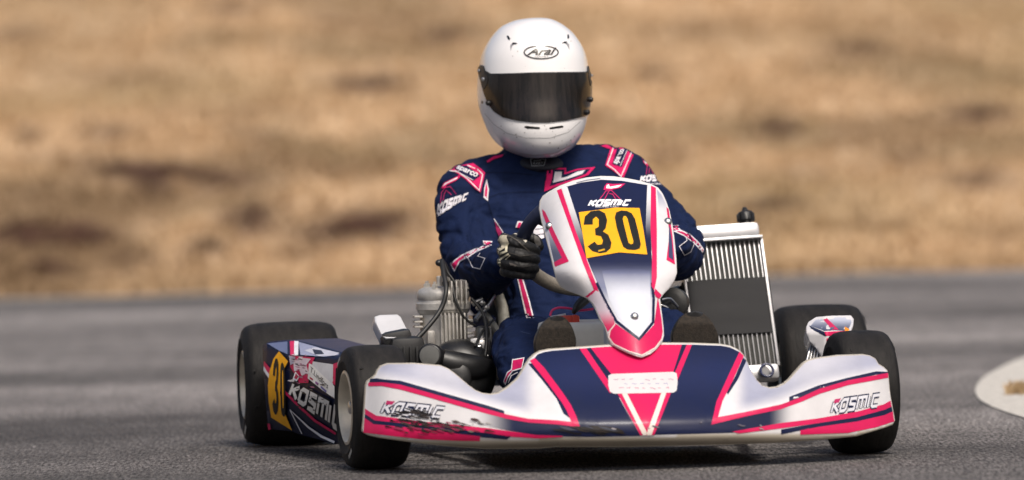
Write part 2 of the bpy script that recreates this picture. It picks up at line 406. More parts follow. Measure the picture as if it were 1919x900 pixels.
# far edge of the road: line through two photo points on the ground
EL, ER = ground(0, 561), ground(1919, 503)
def edge_y(x): 
    t = (x - EL.x) / (ER.x - EL.x); return EL.y + (ER.y - EL.y) * t + .10 * math.sin(x * 2.1) + .05 * math.sin(x * 5.3 + 1)
STRAW = [s2l(c) for c in ('bfa281', 'b39572', 'c7aa88', 'a68a68', 'b79a78')]
DARK = [s2l(c) for c in ('49342a', '533c31', '423023', '4a3b28')]  # earth and moss, with shade in the tussock lees put into the colour
PATCH = [(270, 320, 95, 16, .95), (340, 330, 130, 11, .9), (430, 350, 60, 9, .6), (285, 350, 30, 26, .8), (30, 65, 45, 11, .5), (435, 16, 40, 11, .5), (842, 66, 48, 11, .6), (692, 158, 75, 12, .75),
         (1610, 92, 52, 12, .6), (1840, 215, 58, 12, .75), (1458, 240, 42, 16, .6), (1440, 386, 62, 13, .8), (472, 410, 50, 30, .8), (690, 425, 75, 26, .85), (600, 440, 60, 25, .55), (755, 408, 35, 14, .6),
         (55, 440, 60, 24, .85), (150, 440, 62, 24, .8), (90, 505, 50, 22, .7), (395, 462, 35, 18, .6), (205, 250, 45, 12, .5), (50, 256, 22, 14, .5), (490, 256, 55, 10, .45), (150, 300, 120, 12, .3),
         (1830, 338, 60, 18, .5), (1255, 292, 40, 12, .5), (1228, 140, 30, 14, .4), (1530, 128, 40, 8, .2), (250, 485, 40, 14, .45), (560, 480, 40, 14, .35), (1700, 300, 60, 18, .25), (230, 150, 90, 12, .25),
         (1300, 60, 80, 12, .2), (1500, 330, 60, 16, .25), (640, 330, 90, 14, .2), (1650, 420, 70, 14, .25), (1860, 440, 60, 14, .2), (700, 280, 90, 12, .15)]
def hill_z(x, y):
    d = y - edge_y(x)
    if d <= 0: return -.012
    z = .105 * d * sm(0, 3, d) + max(0, d - 25) * .06
    z += .10 * sm(0, 1.5, d) * (noise.noise(Vector((x * .9, y * .55, 0))) + .5 * noise.noise(Vector((x * 2.3, y * 1.5, 5))))
    return z
def worldpx(p):
    v = Vector(p) - CP; d = v.dot(fw); return 959.5 + F * v.dot(rt) / d, 450 - F * v.dot(up) / d
def cover_color(p, rr):
    px, py = worldpx(p); w = 0
    n1 = noise.noise(Vector((p[0] * 1.6, p[1] * .8, 3))) * .5 + .5
    for a, b, rx, ry, k in PATCH:
        q = ((px - a) / rx) ** 2 + ((py - b) / ry) ** 2
        if q < 4: w = max(w, k * math.exp(-q * .9))
    w = min(1, w * (.6 + .8 * n1) * 1.8)
    n2 = noise.noise(Vector((p[0] * .7 + 9, p[1] * .35, 8)))
    c = STRAW[rr.randrange(5)] if rr else STRAW[0]
    c = mixc(c, s2l('a38c6e'), sm(-.1, .5, n2) * .6)
    olive = sm(.0, .5, noise.noise(Vector((p[0] * .5, p[1] * .4, 20)))) * .35
    c = mixc(c, s2l('968460'), olive)
    dd = p[1] - edge_y(p[0]); low = sm(6, 1, dd) * sm(2.0, -1.5, p[0])
    mot = sm(.0 - .12 * low, .42, noise.noise(Vector((p[0] * .75 + 4, p[1] * .5, 31))) + .4 * noise.noise(Vector((p[0] * 2.2, p[1] * 1.6, 2)))) * (.55 + .40 * low)
    c = mixc(c, s2l('78624a') if n2 > 0 else s2l('77674d'), mot); w = max(w, mot * .5)
    return mixc(c, DARK[rr.randrange(4)] if rr else DARK[0], w if w > mot * .5 else 0), w
t = MB(); xs = np.concatenate([np.linspace(-400, -9, 24), np.linspace(-8.5, 8.5, 170), np.linspace(9, 400, 24)])
ys = np.concatenate([np.array([-60, -20, 0, 5, 8, 10]), np.linspace(11, 31, 240), np.linspace(32, 75, 44), np.linspace(85, 900, 24)])
vs = []; cs = []
for y in ys:
    for x in xs:
        z = hill_z(x, y); vs.append((x, y, z)); cs.append(cover_color((x, y, z), None)[0] if abs(x) < 9 and 10 < y < 45 else s2l('b8976a'))
nx = len(xs); t.add(vs, [(j * nx + i, j * nx + i + 1, (j + 1) * nx + i + 1, (j + 1) * nx + i) for j in range(len(ys) - 1) for i in range(nx - 1)], cs)
g = t.build('hillside', 'ground_cover', sharp=0); g['kind'] = 'structure'
# the tarmac: one sheet whose far edge is ragged
r = MB(); xs = [-300] + list(np.linspace(-20, 20, 260)) + [300]; vs = [(x, -70, 0) for x in xs] + [(x, edge_y(x) + (.03 * rnd.random() if abs(x) < 25 else 0), .0) for x in xs]
n = len(xs); r.add(vs, [(i, i + 1, n + i + 1, n + i) for i in range(n - 1)]); r = r.build('race_track', 'asphalt', sharp=0); r['kind'] = 'structure'
# white painted inner kerb, bottom right of the bend
kp = catmull([(1830, 736), (1842, 716), (1872, 694), (1930, 668), (2010, 650), (2150, 650), (2300, 700), (2260, 800), (2090, 830), (1990, 812), (1919, 786), (1873, 771), (1840, 753)], 6, True) if False else \
    [tuple(p[:2]) for p in catmull([Vector((a, b, 0)) for a, b in [(1828, 735), (1838, 715), (1868, 695), (1919, 672), (2010, 650), (2150, 650), (2300, 700), (2260, 800), (2090, 830), (1990, 806), (1919, 785), (1873, 770), (1839, 753)]], 8, True)]
pm = MB(); gp = [ground(a, b) for a, b in kp]
pm.add([(p.x, p.y, .0) for p in gp] + [(p.x * .9995, p.y, .004) for p in gp], [tuple(range(len(gp), 2 * len(gp)))] + [(i, (i + 1) % len(gp), len(gp) + (i + 1) % len(gp), len(gp) + i) for i in range(len(gp))])
pm = pm.build('painted_kerb', 'road_paint', sharp=30); recalc(pm); pm['kind'] = 'structure'
# worn pale line along the far edge of the road
le = MB(); xs = list(np.linspace(-9, 1.5, 90)); q = [(x, edge_y(x) - .30 - .02 * rnd.random()) for x in xs]
le.add([(x, y, .004) for x, y in q] + [(x, y + .10 + .08 * abs(noise.noise(Vector((x * 2, 0, 0)))), .004) for x, y in q], [(i, i + 1, 91 + i, 90 + i) for i in range(89)])
le = le.build('edge_line', 'road_paint', sharp=0); le['kind'] = 'structure'
# dry grass: blades
def blades(mb, n, region, hmin, hmax, seed, w=.006, spread=.05):
    rr = random.Random(seed)
    for _ in range(n):
        x, y = region(rr); z = hill_z(x, y)
        c0, dk = cover_color((x, y, z), rr)
        nb = 4; vs = []; fs = []; cs = []
        hh = (hmin + (hmax - hmin) * rr.random() ** 1.6) * (1 - .45 * dk)
        for b in range(nb):
            a = rr.random() * 6.283; lx, ly = math.cos(a), math.sin(a); o = Vector((x + rr.uniform(-1, 1) * spread, y + rr.uniform(-1, 1) * spread, z - .005))
            l = hh * rr.uniform(.6, 1.1); ww = w * rr.uniform(.7, 1.6); k = len(vs); lean = rr.uniform(.2, 1.0) * l
            vs += [o + Vector((-ly * ww, lx * ww, 0)), o - Vector((-ly * ww, lx * ww, 0)), o + Vector((lx * lean * .4 + ly * ww * .6, ly * lean * .4 - lx * ww * .6, l * .6)), o + Vector((lx * lean, ly * lean, l))]
            fs += [(k, k + 1, k + 2), (k, k + 2, k + 3)]; q = rr.uniform(.92, 1.08); cs += [tuple(min(.8, ch * q) for ch in c0)] * 4
        mb.add(vs, fs, cs)
def reg(rr):
    y = 11.3 + 16 * rr.random() ** 1.3; hw = (y + 15) * .078 + 1.0; return rr.uniform(-hw, hw), y
gm = MB()
def reg2(rr):
    x, y = reg(rr); e = edge_y(x)
    return x, max(y, e + .02 + .4 * rr.random())
blades(gm, 34000, reg2, .02, .075, 3)
go = gm.build('dry_grass', 'grass_blades', smooth=False); go['kind'] = 'stuff'; go['label'] = 'dry straw coloured grass with dark brown patches on the bank beyond the track'; go['category'] = 'grass'
def tuft_reg(rr): a = ground(1905 + max(-14, min(14, rr.gauss(0, 7))), 737 + max(-6, min(6, rr.gauss(0, 3)))); return a.x, a.y
tm_ = MB(); hz_ = hill_z; hill_z = lambda x, y: .006
blades(tm_, 120, tuft_reg, .012, .035, 5, w=.003, spread=.012); hill_z = hz_
to = tm_.build('weed_tuft', 'grass_blades', smooth=False); to['label'] = 'small dry beige weed tuft lying on the white painted kerb'; to['category'] = 'weed'
#=SETTING_END=

# ================================================================ the kart
kart = thing('racing_kart', 'low racing kart in white, navy and pink with yellow number 30 plates, cornering on tarmac', 'racing kart', (X0, 0, 0), YAW)

# ---- wheels
def wheel(name, x, y, R, w, steer, outer):
    c = Vector((x, y, R)); ax = Vector((math.cos(steer), math.sin(steer), 0)) * outer; rr_ = .069
    hb = MB(); lathe(hb, c, ax, [(.012, -.02), (.03, -.018), (.034, .0), (.03, w * .22), (.014, w * .3), (.014, w * .42), (.009, w * .44)], 20)
    for k in range(3):
        u, v = frame(ax); a = k * 2.094 + .4; d = u * math.cos(a) + v * math.sin(a)
        lathe(hb, c + d * .024, ax, [(.006, 0), (.006, w * .27), (.004, w * .28)], 8)
    hub = hb.build('wheel', 'steel', kart, sharp=30)
    tm = MB(); h = w / 2
    pr = [(rr_, -h * .78), (rr_ + .003, -h * .9), (rr_ + .012, -h * .97), (R * .73, -h * 1.03), (R * .745, -h * 1.045), (R * .76, -h * 1.03), (R * .88, -h * .985), (R * .93, -h * .93), (R * .965, -h * .82), (R * .985, -h * .66), (R * .997, -h * .35), (R, 0)]
    pr = pr + [(a, -b) for a, b in pr[:-1][::-1]]
    rt_ = random.Random(int(x * 100) + 5)
    ph = rt_.random() * 6
    def tc(r, hh, t):
        b = s2l('121010'); e = abs(hh) / h
        if r > R * .96: b = mixc(b, s2l('252220'), .5 + .5 * noise.noise(Vector((hh * 60, math.cos(t) * 2, math.sin(t) * 2))))   # scrubbed tread
        if r < R * .9: b = s2l('121112')
        return b
    lathe(tm, c, ax, pr, 96, colf=tc, caps=False)
    # white maker's marks on the sidewall
    u, v = frame(ax)
    for a0 in (1.9, 5.0):
        vs = []; 
        for i in range(9):
            a = a0 + i * .045
            for rr2 in (.80, .86): vs.append(c + ax * (h * (1.03 - (rr2 - .76) * .2 + .012)) + (u * math.cos(a) + v * math.sin(a)) * R * rr2)
        tm.add(vs, [(2 * i, 2 * i + 2, 2 * i + 3, 2 * i + 1) for i in range(8)], s2l('a8a49c'))
    # shreds of rubber picked up on the tread edges
    for k in range(9):
        a = rt_.random() * 6.283; s = rt_.choice((-1, 1)); d = u * math.cos(a) + v * math.sin(a)
        box(tm, c + ax * (s * h * rt_.uniform(.3, .9)) + d * (R * .99), (ax, d.cross(ax), d), (rt_.uniform(.003, .008), rt_.uniform(.004, .010), .0025), .2, s2l('161414'))
    tm.build('tyre', 'tyre', hub, sharp=50)
    rm = MB()
    lathe(rm, c, ax, [(rr_ - .003, -h * .80), (rr_ + .006, -h * .86), (rr_ + .006, -h * .80), (rr_, -h * .76), (rr_ - .008, -h * .4), (rr_ - .012, 0), (rr_ - .008, h * .4), (rr_, h * .76), (rr_ + .007, h * .84), (rr_ + .009, h * .98), (rr_ + .003, h * 1.01), (rr_ - .005, h * .86), (rr_ - .013, h * .2), (rr_ - .018, -h * .15), (.05, -h * .38), (.033, -h * .42), (.03, -h * .45), (.033, -h * .5), (.05, -h * .48), (rr_ - .02, -h * .4), (rr_ - .012, -h * .7), (rr_ - .003, -h * .80)], 64, caps=False)
    rm.build('rim', 'rim', hub, sharp=35)
wheel('front', -.520, 0, .130, .122, math.radians(5), -1)
wheel('front', .512, 0, .130, .122, math.radians(3), 1)
wheel('rear', -.595, 1.05, .138, .208, 0, -1)
wheel('rear', .603, 1.05, .140, .195, 0, 1)

# ---- chassis
fm = MB()
for s in (-1, 1):
    tube(fm, [(s * .30, -.10, .075), (s * .30, .12, .06), (s * .33, .35, .055), (s * .36, .7, .055), (s * .34, 1.12, .08)], .015)
    tube(fm, [(s * .30, .0, .07), (s * .40, .0, .10), (s * .44, 0, .13)], .014)
    tube(fm, [(s * .33, .22, .055), (s * .52, .25, .08), (s * .56, .5, .08), (s * .52, .72, .08), (s * .36, .76, .06)], .010)
for y in (.05, .42, .95): tube(fm, [(-.32, y, .06), (0, y, .055), (.32, y, .06)], .014)
tube(fm, [(-.30, -.1, .075), (-.2, -.2, .08), (0, -.23, .08), (.2, -.2, .08), (.30, -.1, .075)], .010)
fm.build('chassis_frame', 'frame_blue', kart)
ft = MB(); box(ft, (0, .12, .048), XYZ, (.56, .62, .004), .2); ft.build('floor_tray', 'alloy', kart)
ax_ = MB(); tube(ax_, [(-.56, 1.05, .139), (0, 1.05, .139), (.58, 1.05, .139)], .022, k=2); ax_.build('rear_axle', 'steel', kart)
for s in (-1, 1):
    k = MB(); tube(k, [(s * .40, 0, .13), (s * .50, 0, .13)], .014, k=1); tube(k, [(s * .44, 0, .06), (s * .44, 0, .18)], .013, k=1); tube(k, [(s * .42, .10, .11), (s * .05, .14, .13)], .006, k=1); k.build('stub_axle', 'steel', kart)

# ---- front fairing
FO = [(687, 724), (690, 716), (700, 709), (706, 703), (709, 695), (715, 688), (727, 683.5), (777, 683), (826, 687), (840, 693), (851, 701), (878, 724), (890, 733), (904, 739), (920, 741), (935, 738.5), (953, 727), (971, 711), (980, 697), (987, 684), (994, 674), (1004, 665), (1014, 659.5), (1030, 656.5), (1086, 652.5), (1134, 649),
      (1165, 647), (1200, 646), (1244, 644.5), (1297, 645), (1351, 647), (1368, 650), (1381, 656), (1390, 663), (1396, 672), (1402, 685), (1409, 700), (1418, 714), (1428, 724), (1443, 729), (1458, 727), (1472, 720), (1481, 712), (1493, 698), (1507, 682.6), (1516, 677), (1530, 673.5), (1571, 668), (1618, 666.5), (1630, 668.5), (1640, 674), (1646, 684), (1656, 690), (1662, 696), (1664, 704), (1667, 738), (1676, 788), (1672, 795),
      (1656, 801), (1606, 816), (1535.5, 823), (1464, 828), (1358, 832), (1180, 836), (1043, 836), (1011, 839), (910, 840), (830, 834), (763, 826), (712, 819), (690, 814), (681, 808), (683, 790)]
YL = [(680, 716), (715, 717), (857, 750), (990, 785), (1086, 799), (1333, 795), (1400, 778), (1464, 760), (1535, 731), (1600, 716), (1670, 702)]
def fair_depth(px, py):
    s = (px - 1190) / 500; d = abs(px - 1190)
    yf = -.40 + .17 * s * s
    yf += .05 * sm(.86, 1.06, abs(s)) ** 2
    yl = interp(px, YL); yl = (yl + interp(px - 25, YL) + interp(px + 25, YL)) / 3
    h = (830 - py) / 880; hl = (830 - yl) / 880
    ha = max(0, h - hl); hb = min(h, hl)
    wing = sm(170, 330, d)
    up_ = ha * ha / (ha + .018)
    dep = yf + .22 * hb + .3 * max(0, hb) ** 2 + up_ * (1.25 * (1 - wing) + .85 * wing)
    dep += .045 * sm(120, 270, d) * sm(0, .05, ha) * (1 - sm(330, 420, d) * .6)
    dep += max(0, .030 - h) ** 2 * 18                          # lip tucks under
    return dep
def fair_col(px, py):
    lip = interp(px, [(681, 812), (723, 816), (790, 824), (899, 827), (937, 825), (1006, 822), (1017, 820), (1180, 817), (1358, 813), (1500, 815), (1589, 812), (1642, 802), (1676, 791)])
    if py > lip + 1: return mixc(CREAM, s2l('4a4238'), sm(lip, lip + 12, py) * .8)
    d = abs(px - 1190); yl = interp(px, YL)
    k = sm(0, 30, yl - py) * sm(180, 215, d) * (.8 + .2 * math.sin(px / 37 + 1))  # upper wings greyed: bluish sky sheen painted into the base colour
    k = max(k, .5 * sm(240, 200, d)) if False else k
    return mixc(WHITE, SILV_SKY, k)
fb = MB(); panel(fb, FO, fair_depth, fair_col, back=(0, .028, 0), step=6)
FS = Surf(depth=fair_depth)
def fd(polys, col, layer=1, step=7): decal(fb, FS, polys, col, layer, step)
dirt = s2l('2a2422')
# centre navy, left and right, fading to white at the outer ends
nv = lambda x, y: mixc(NAVY, s2l('27305a'), .4 * sm(640, 700, y) * (1 - sm(700, 760, y)))
fd([(890, 769), (910, 772), (950, 784), (990, 791), (1043, 794), (1086, 800), (1080, 780), (1060, 745), (1020, 694), (1001, 672), (1008, 664), (1020, 660), (1034, 657.5), (1086, 653.5), (1125, 710), (1160, 745), (1200, 817), (1100, 819), (1006, 817), (939, 804), (880, 790)],
   lambda x, y: mixc(WHITE, nv(x, y), sm(885, 965, x)), 2)
fd([(1297, 646), (1351, 648), (1368, 651), (1380, 657), (1386, 660), (1365, 706), (1343, 752), (1333, 796), (1400, 780), (1464, 765), (1500, 754), (1500, 789), (1464, 794), (1372, 811), (1224, 815), (1250, 745), (1262, 705), (1275, 690)],
   lambda x, y: mixc(nv(x, y), WHITE, sm(1440, 1492, x)), 2)
# navy hairlines above and inside the pink
fd(band([(694, 710), (706, 709), (717, 711), (750, 713.5), (790, 725), (857, 744), (910, 759), (945, 770)], [(692, 717), (706, 717), (717, 717), (750, 722), (790, 733), (857, 752), (910, 767), (945, 776)]), NAVY, 2)
fd(band([(990, 682), (1015, 711), (1043, 747), (1056, 775)], [(1001, 680), (1026, 712), (1056, 752), (1070, 785)]), NAVY, 2)
fd(band([(1479, 744), (1535, 722), (1589, 708), (1642, 696), (1664, 697)], [(1479, 755), (1535, 731), (1589, 715), (1642, 702), (1664, 702)]), NAVY, 2)
fd(band([(1393, 670), (1378, 705), (1362, 735)], [(1399, 676), (1383, 711), (1364, 740)]), NAVY, 2)
# pink sweeps
fd(band([(690, 717), (715, 716.5), (750, 721), (790, 732), (857, 751), (910, 766), (950, 777), (990, 785), (1043, 787.5), (1071, 790.5)], [(690, 724), (715, 723.5), (750, 730), (790, 741), (857, 760), (910, 775), (950, 785), (990, 792), (1043, 795.5), (1087, 801)]), PINK, 3)
fd([(1002, 671), (1019, 688), (1054, 735), (1070, 759), (1080, 780), (1087, 801), (1071, 791), (1062, 770), (1054, 756), (1027, 719), (993, 676)], PINK, 3)
fd(band([(1345, 782), (1393, 773), (1464, 758), (1500, 745), (1535, 729), (1589, 713), (1664, 699)], [(1333, 796), (1400, 780), (1464, 767), (1500, 754), (1535, 738.5), (1589, 722), (1665, 708)]), PINK, 3)
fd([(1386, 659), (1394, 667), (1374, 712), (1354, 752), (1345, 784), (1333, 796), (1343, 752), (1364, 706)], PINK, 3)
# lower pink with navy band
fd(band([(684, 766), (705, 779), (729, 782), (790, 790), (843, 795), (918, 803), (1006, 815.5), (1054, 817)], [(684, 776), (702, 788), (750, 793), (830, 801), (905, 811), (960, 819), (1006, 822), (1054, 819.5)]), PINK, 3)
fd(band([(684, 776), (702, 788), (750, 793), (830, 801), (905, 811), (958, 818)], [(683, 783), (700, 795), (750, 800), (830, 809), (905, 820), (950, 824)]), NAVY, 3)
fd(band([(683, 783), (700, 795), (750, 800), (830, 809), (900, 818)], [(681, 811), (723, 816), (790, 823.5), (860, 826.5), (899, 827)]), PINK, 3)
fd(band([(1372, 809), (1464, 793), (1535, 784), (1606, 771.5), (1656, 758), (1669, 751)], [(1385, 812.5), (1464, 803), (1535, 793), (1606, 782), (1658, 768), (1671, 762)]), PINK, 3)
fd(band([(1464, 805), (1535, 793), (1606, 782), (1658, 768), (1671, 762)], [(1464, 814), (1535, 800), (1606, 790), (1658, 778), (1673, 771)]), NAVY, 3)
fd(band([(1500, 806), (1535, 800), (1606, 790), (1658, 778), (1673, 771)], [(1500, 815), (1535, 813.5), (1589, 811.5), (1642, 801), (1676, 790)]), PINK, 3)
# centre pink block and stripes
fd([(1086, 653.5), (1134, 650), (1195, 648), (1244, 646), (1297, 646), (1268, 720), (1250, 745), (1160, 745), (1125, 710)], NAVY, 2)
fd([(1107, 652), (1134, 650), (1195, 648), (1244, 646), (1278, 646), (1261, 700), (1146, 702)], PINK, 3)
fd([(1086, 653.5), (1099, 653), (1146, 722), (1144, 738)], PINK, 3)
fd([(1287, 646), (1297, 646), (1275, 700), (1264, 728), (1262, 705)], PINK, 3)
fd([(1156, 735), (1258, 735), (1226, 815.5), (1200, 816)], PINK, 4)
fd([[(1164, 735), (1174, 735), (1213, 812), (1210, 816), (1205, 816)], [(1240, 735), (1249, 735), (1221, 816), (1212, 816), (1214, 806)]], s2l('d9cfc6'), 5)
rr4 = [(1140, 704), (1146, 701), (1262, 697), (1268, 700), (1270, 716), (1268, 732), (1262, 736), (1150, 738), (1143, 734), (1140, 722)]
fd(rr4, s2l('c9c7c8'), 6)
for k in range(22):
    x, y = 1150 + 4.9 * k, (711, 719, 727)[k % 3]; c = (s2l('b06a92'), s2l('8f88b4'), s2l('b8557c'))[k % 3]
    if rnd.random() < .8: fd(stroke([(x, y), (x + rnd.uniform(3, 8), y - rnd.uniform(-1, 1.5)), (x + rnd.uniform(4, 10), y + rnd.uniform(-2, 3))], .9), c, 7)
# block lettering on the wings
def logo(mb, surf, q, off=.0004, dark=NAVY, L=5, st=5):
    decal(mb, surf, block_word(q, w=.38), dark, L, st, off); decal(mb, surf, block_word(q, w=.20), s2l('cfcfd6'), L + 1, st, off)
    k = [quadmap(q, *uv) for uv in ((.03, .98), (.16, .98), (.13, .72), (.02, .72))]; decal(mb, surf, k, s2l('b03060'), L + 2, st, off)
logo(fb, FS, [(722, 750), (836, 762), (828, 786), (713, 777)])
logo(fb, FS, [(1562, 748), (1650, 736), (1648, 764), (1557, 777)])
# scrapes through the paint
def scrape(mb, surf, n, cx, cy, sx, sy, seed, cols, L=8, lim=None, size=(3, 14), off=.0004):
    rr = random.Random(seed)
    for i in range(n):
        x, y = rr.gauss(cx, sx), rr.gauss(cy, sy)
        if lim and not lim(x, y): continue
        w, h = rr.uniform(size[0], size[1] * 1.5), rr.uniform(.7, 1.6 + size[1] * .12); k = rr.randint(7, 10)
        P = [(x + w * math.cos(a) * rr.uniform(.35, 1), y + h * math.sin(a) * rr.uniform(.35, 1) + .16 * w * math.cos(a)) for a in [6.283 * j / k for j in range(k)]]
        decal(mb, surf, P, rr.choice(cols), L + (i % 3), 6, off)
lim = lambda x, y: 690 < x < 945 and y < 812 + (x - 690) * .05 and y > 735
scrape(fb, FS, 90, 777, 788, 20, 12, 1, [dirt, s2l('3a322f'), s2l('1b1817')], lim=lim, size=(2, 10))
scrape(fb, FS, 46, 845, 802, 45, 7, 2, [dirt, s2l('4a3a3a'), s2l('8c2a48')], lim=lim)
scrape(fb, FS, 14, 1115, 806, 30, 3.5, 3, [s2l('17151a'), dirt, s2l('3a3d4a')], lim=lambda x, y: y < 811 and y > 796, size=(10, 34))
scrape(fb, FS, 8, 890, 795, 30, 5, 5, [s2l('a59f99'), s2l('6b6460')], lim=lim, size=(2, 7))
scrape(fb, FS, 10, 1400, 800, 120, 7, 6, [s2l('5a5560'), s2l('8a8488')], lim=lambda x, y: y < 806 and y > 770, size=(2, 8))
fb.build('front_fairing', 'livery', kart, sharp=0)

# ---- number panel in front of the steering wheel
NO = [(1012.7, 392), (1014, 378), (1019, 369), (1030, 361), (1050, 350), (1076, 340), (1100, 334.5), (1127, 331.5), (1150, 332), (1177, 336), (1200, 340.5), (1220, 346.5), (1233, 353), (1241, 363), (1248, 378), (1254, 396), (1259, 418), (1263, 445), (1267, 486), (1268, 512), (1263, 526), (1253, 541), (1243, 551), (1236.5, 560), (1238, 574), (1240, 590), (1243, 615), (1243.5, 630), (1240, 641), (1229, 655), (1219, 663), (1203, 669.5), (1195, 668), (1177, 661), (1160, 653), (1148, 646), (1142, 636), (1138, 621), (1133, 610), (1126, 599), (1119, 582), (1111, 568), (1101, 558.5), (1085, 551.5), (1063, 543.5), (1052, 536), (1045, 523), (1040, 505), (1033, 475), (1025, 445), (1017, 415)]
def nas_depth(px, py):
    t = (669 - py) / 334; cx = 1197 - 57 * min(1, max(0, t)); dx = abs(px - cx) / 870
    y = -.245 + .37 * t - .05 * math.sin(math.pi * min(1, max(0, t)))
    low = 1 - sm(.25, .5, t)
    y += (9 * dx * dx) * low + (1.0 * dx * dx + 14 * max(0, dx - .09) ** 2) * (1 - low)
    return y
nm = MB(); NB = WHITE
panel(nm, NO, nas_depth, lambda x, y: mixc(WHITE, SILV_SKY, .5 * (1 - sm(1020, 1060, x)) * sm(380, 420, y) * (1 - sm(470, 500, y))), back=(0, .018, 0), step=6, rim=1.5, rimcol=s2l('d6d2ca'))
NS = Surf(depth=nas_depth)
def nd(polys, col, layer=1, step=7): decal(nm, NS, polys, col, layer, step)
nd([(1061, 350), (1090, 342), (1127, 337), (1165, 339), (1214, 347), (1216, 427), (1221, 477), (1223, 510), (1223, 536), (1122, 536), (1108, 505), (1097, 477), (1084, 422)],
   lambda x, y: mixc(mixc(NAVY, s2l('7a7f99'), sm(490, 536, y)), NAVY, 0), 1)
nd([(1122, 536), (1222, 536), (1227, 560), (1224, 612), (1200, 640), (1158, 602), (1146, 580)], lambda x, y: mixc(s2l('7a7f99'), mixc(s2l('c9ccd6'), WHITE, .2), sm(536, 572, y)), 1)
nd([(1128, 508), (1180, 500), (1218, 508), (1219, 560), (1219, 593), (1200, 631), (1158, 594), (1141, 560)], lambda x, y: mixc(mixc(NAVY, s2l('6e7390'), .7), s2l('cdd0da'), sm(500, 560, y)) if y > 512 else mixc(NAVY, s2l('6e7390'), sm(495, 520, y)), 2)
nd(stroke([(1118, 530), (1137, 570), (1155, 602), (1198, 636), (1224, 604), (1225, 560), (1222, 530)], 5), NAVY, 3)
nd([(1140, 626), (1146, 615), (1153, 606), (1198, 639), (1226, 608), (1231, 570), (1233, 556), (1240, 600), (1242, 622), (1239, 638), (1228, 653), (1203, 666), (1177, 659), (1150, 645)], PINK, 4)
nd([(1101, 558), (1112, 549), (1120, 541), (1150, 596), (1152, 607), (1139, 622), (1127, 598), (1113, 570)], lambda x, y: mixc(s2l('c8c3cc'), PINK, sm(575, 615, y) * .9 + .08), 3)
nd(stroke([(1153, 607), (1143, 620), (1141, 633), (1150, 645), (1177, 658), (1203, 666), (1228, 652), (1240, 636)], 2.2), s2l('d8c4be'), 5)
# pink and white stripes
nd([(1043.5, 357), (1052, 353.5), (1078, 431), (1101, 490), (1122, 546), (1109, 552), (1101, 558), (1097, 556), (1113, 543), (1093, 494), (1067, 422)], PINK, 3)
nd(band([(1053, 353), (1078, 431), (1098, 484)], [(1063, 350), (1087, 424), (1104, 478)]), lambda x, y: mixc(WHITE, NAVY, sm(365, 475, y)), 2)
nd([(1220, 348), (1229, 352), (1231, 430), (1231, 520), (1226, 545), (1221, 536), (1222, 477), (1219, 427)], PINK, 4)
nd(band([(1213, 347), (1210, 427), (1214, 470)], [(1220, 348), (1219, 427), (1221, 470)]), lambda x, y: mixc(WHITE, NAVY, sm(360, 450, y)), 3)
nd([(1228, 541), (1236, 549), (1240, 553), (1236, 560), (1229, 556), (1226, 548)], PINK, 5)
nd([(1231, 355), (1240, 366), (1247, 381), (1255, 405), (1250, 420), (1236, 400)], lambda x, y: mixc(SILV_SKY, WHITE, sm(360, 400, y)), 1)
# grey side flash with pink frame
nd([(1020, 400), (1030, 424), (1043, 452), (1056, 484), (1039, 494), (1033, 468)], lambda x, y: mixc(s2l('d3d3da'), s2l('53566c'), sm(400, 480, y)), 2)
nd([(1016, 392), (1022, 398), (1040, 437), (1066, 490), (1040, 500), (1038, 492), (1053, 483), (1032, 440), (1017, 402)], PINK, 3)
nd([(1249, 388), (1253, 392), (1260, 440), (1265, 496), (1249, 487), (1251, 470), (1255, 440)], PINK, 3)
nd([(1254, 420), (1259, 450), (1262, 488), (1253, 482)], s2l('3c4060'), 4)
# number plate
nd([(1084.5, 398), (1140, 391), (1152, 389), (1198.5, 390), (1206, 432), (1213, 477), (1160, 473), (1099, 484), (1092, 440)], YEL, 5)
D3 = [(1093.5, 421.5), (1096, 406), (1107, 396), (1123, 394), (1134, 400), (1138, 413), (1135, 428), (1130, 434), (1140, 440), (1146, 455), (1144, 466), (1136, 473), (1124, 475), (1110, 471), (1101, 462), (1114, 453), (1120, 459), (1128, 458), (1130, 451), (1126, 443), (1116, 441), (1115, 429), (1122, 425), (1122, 411), (1117, 406), (1111, 411), (1111, 421)]
nd(D3, s2l('20201e'), 6, 5)
ring_o = [(1152, 407), (1155, 398), (1164, 394.5), (1175, 395.5), (1184, 400), (1190, 410), (1196, 434), (1201, 458), (1199, 466), (1190, 469), (1176, 468), (1168, 463), (1163, 450), (1156, 428)]
ring_i = [(1167, 410), (1169, 405), (1173, 405), (1176, 410), (1181, 430), (1187, 452), (1186, 457), (1182, 458), (1178, 455), (1174, 440), (1169, 420)]
nd(ring_o, s2l('20201e'), 6, 5); nd(ring_i, YEL, 7, 5)
nd([(1121, 469), (1133, 466), (1133.5, 469), (1121.5, 472)], s2l('c99a20'), 7)
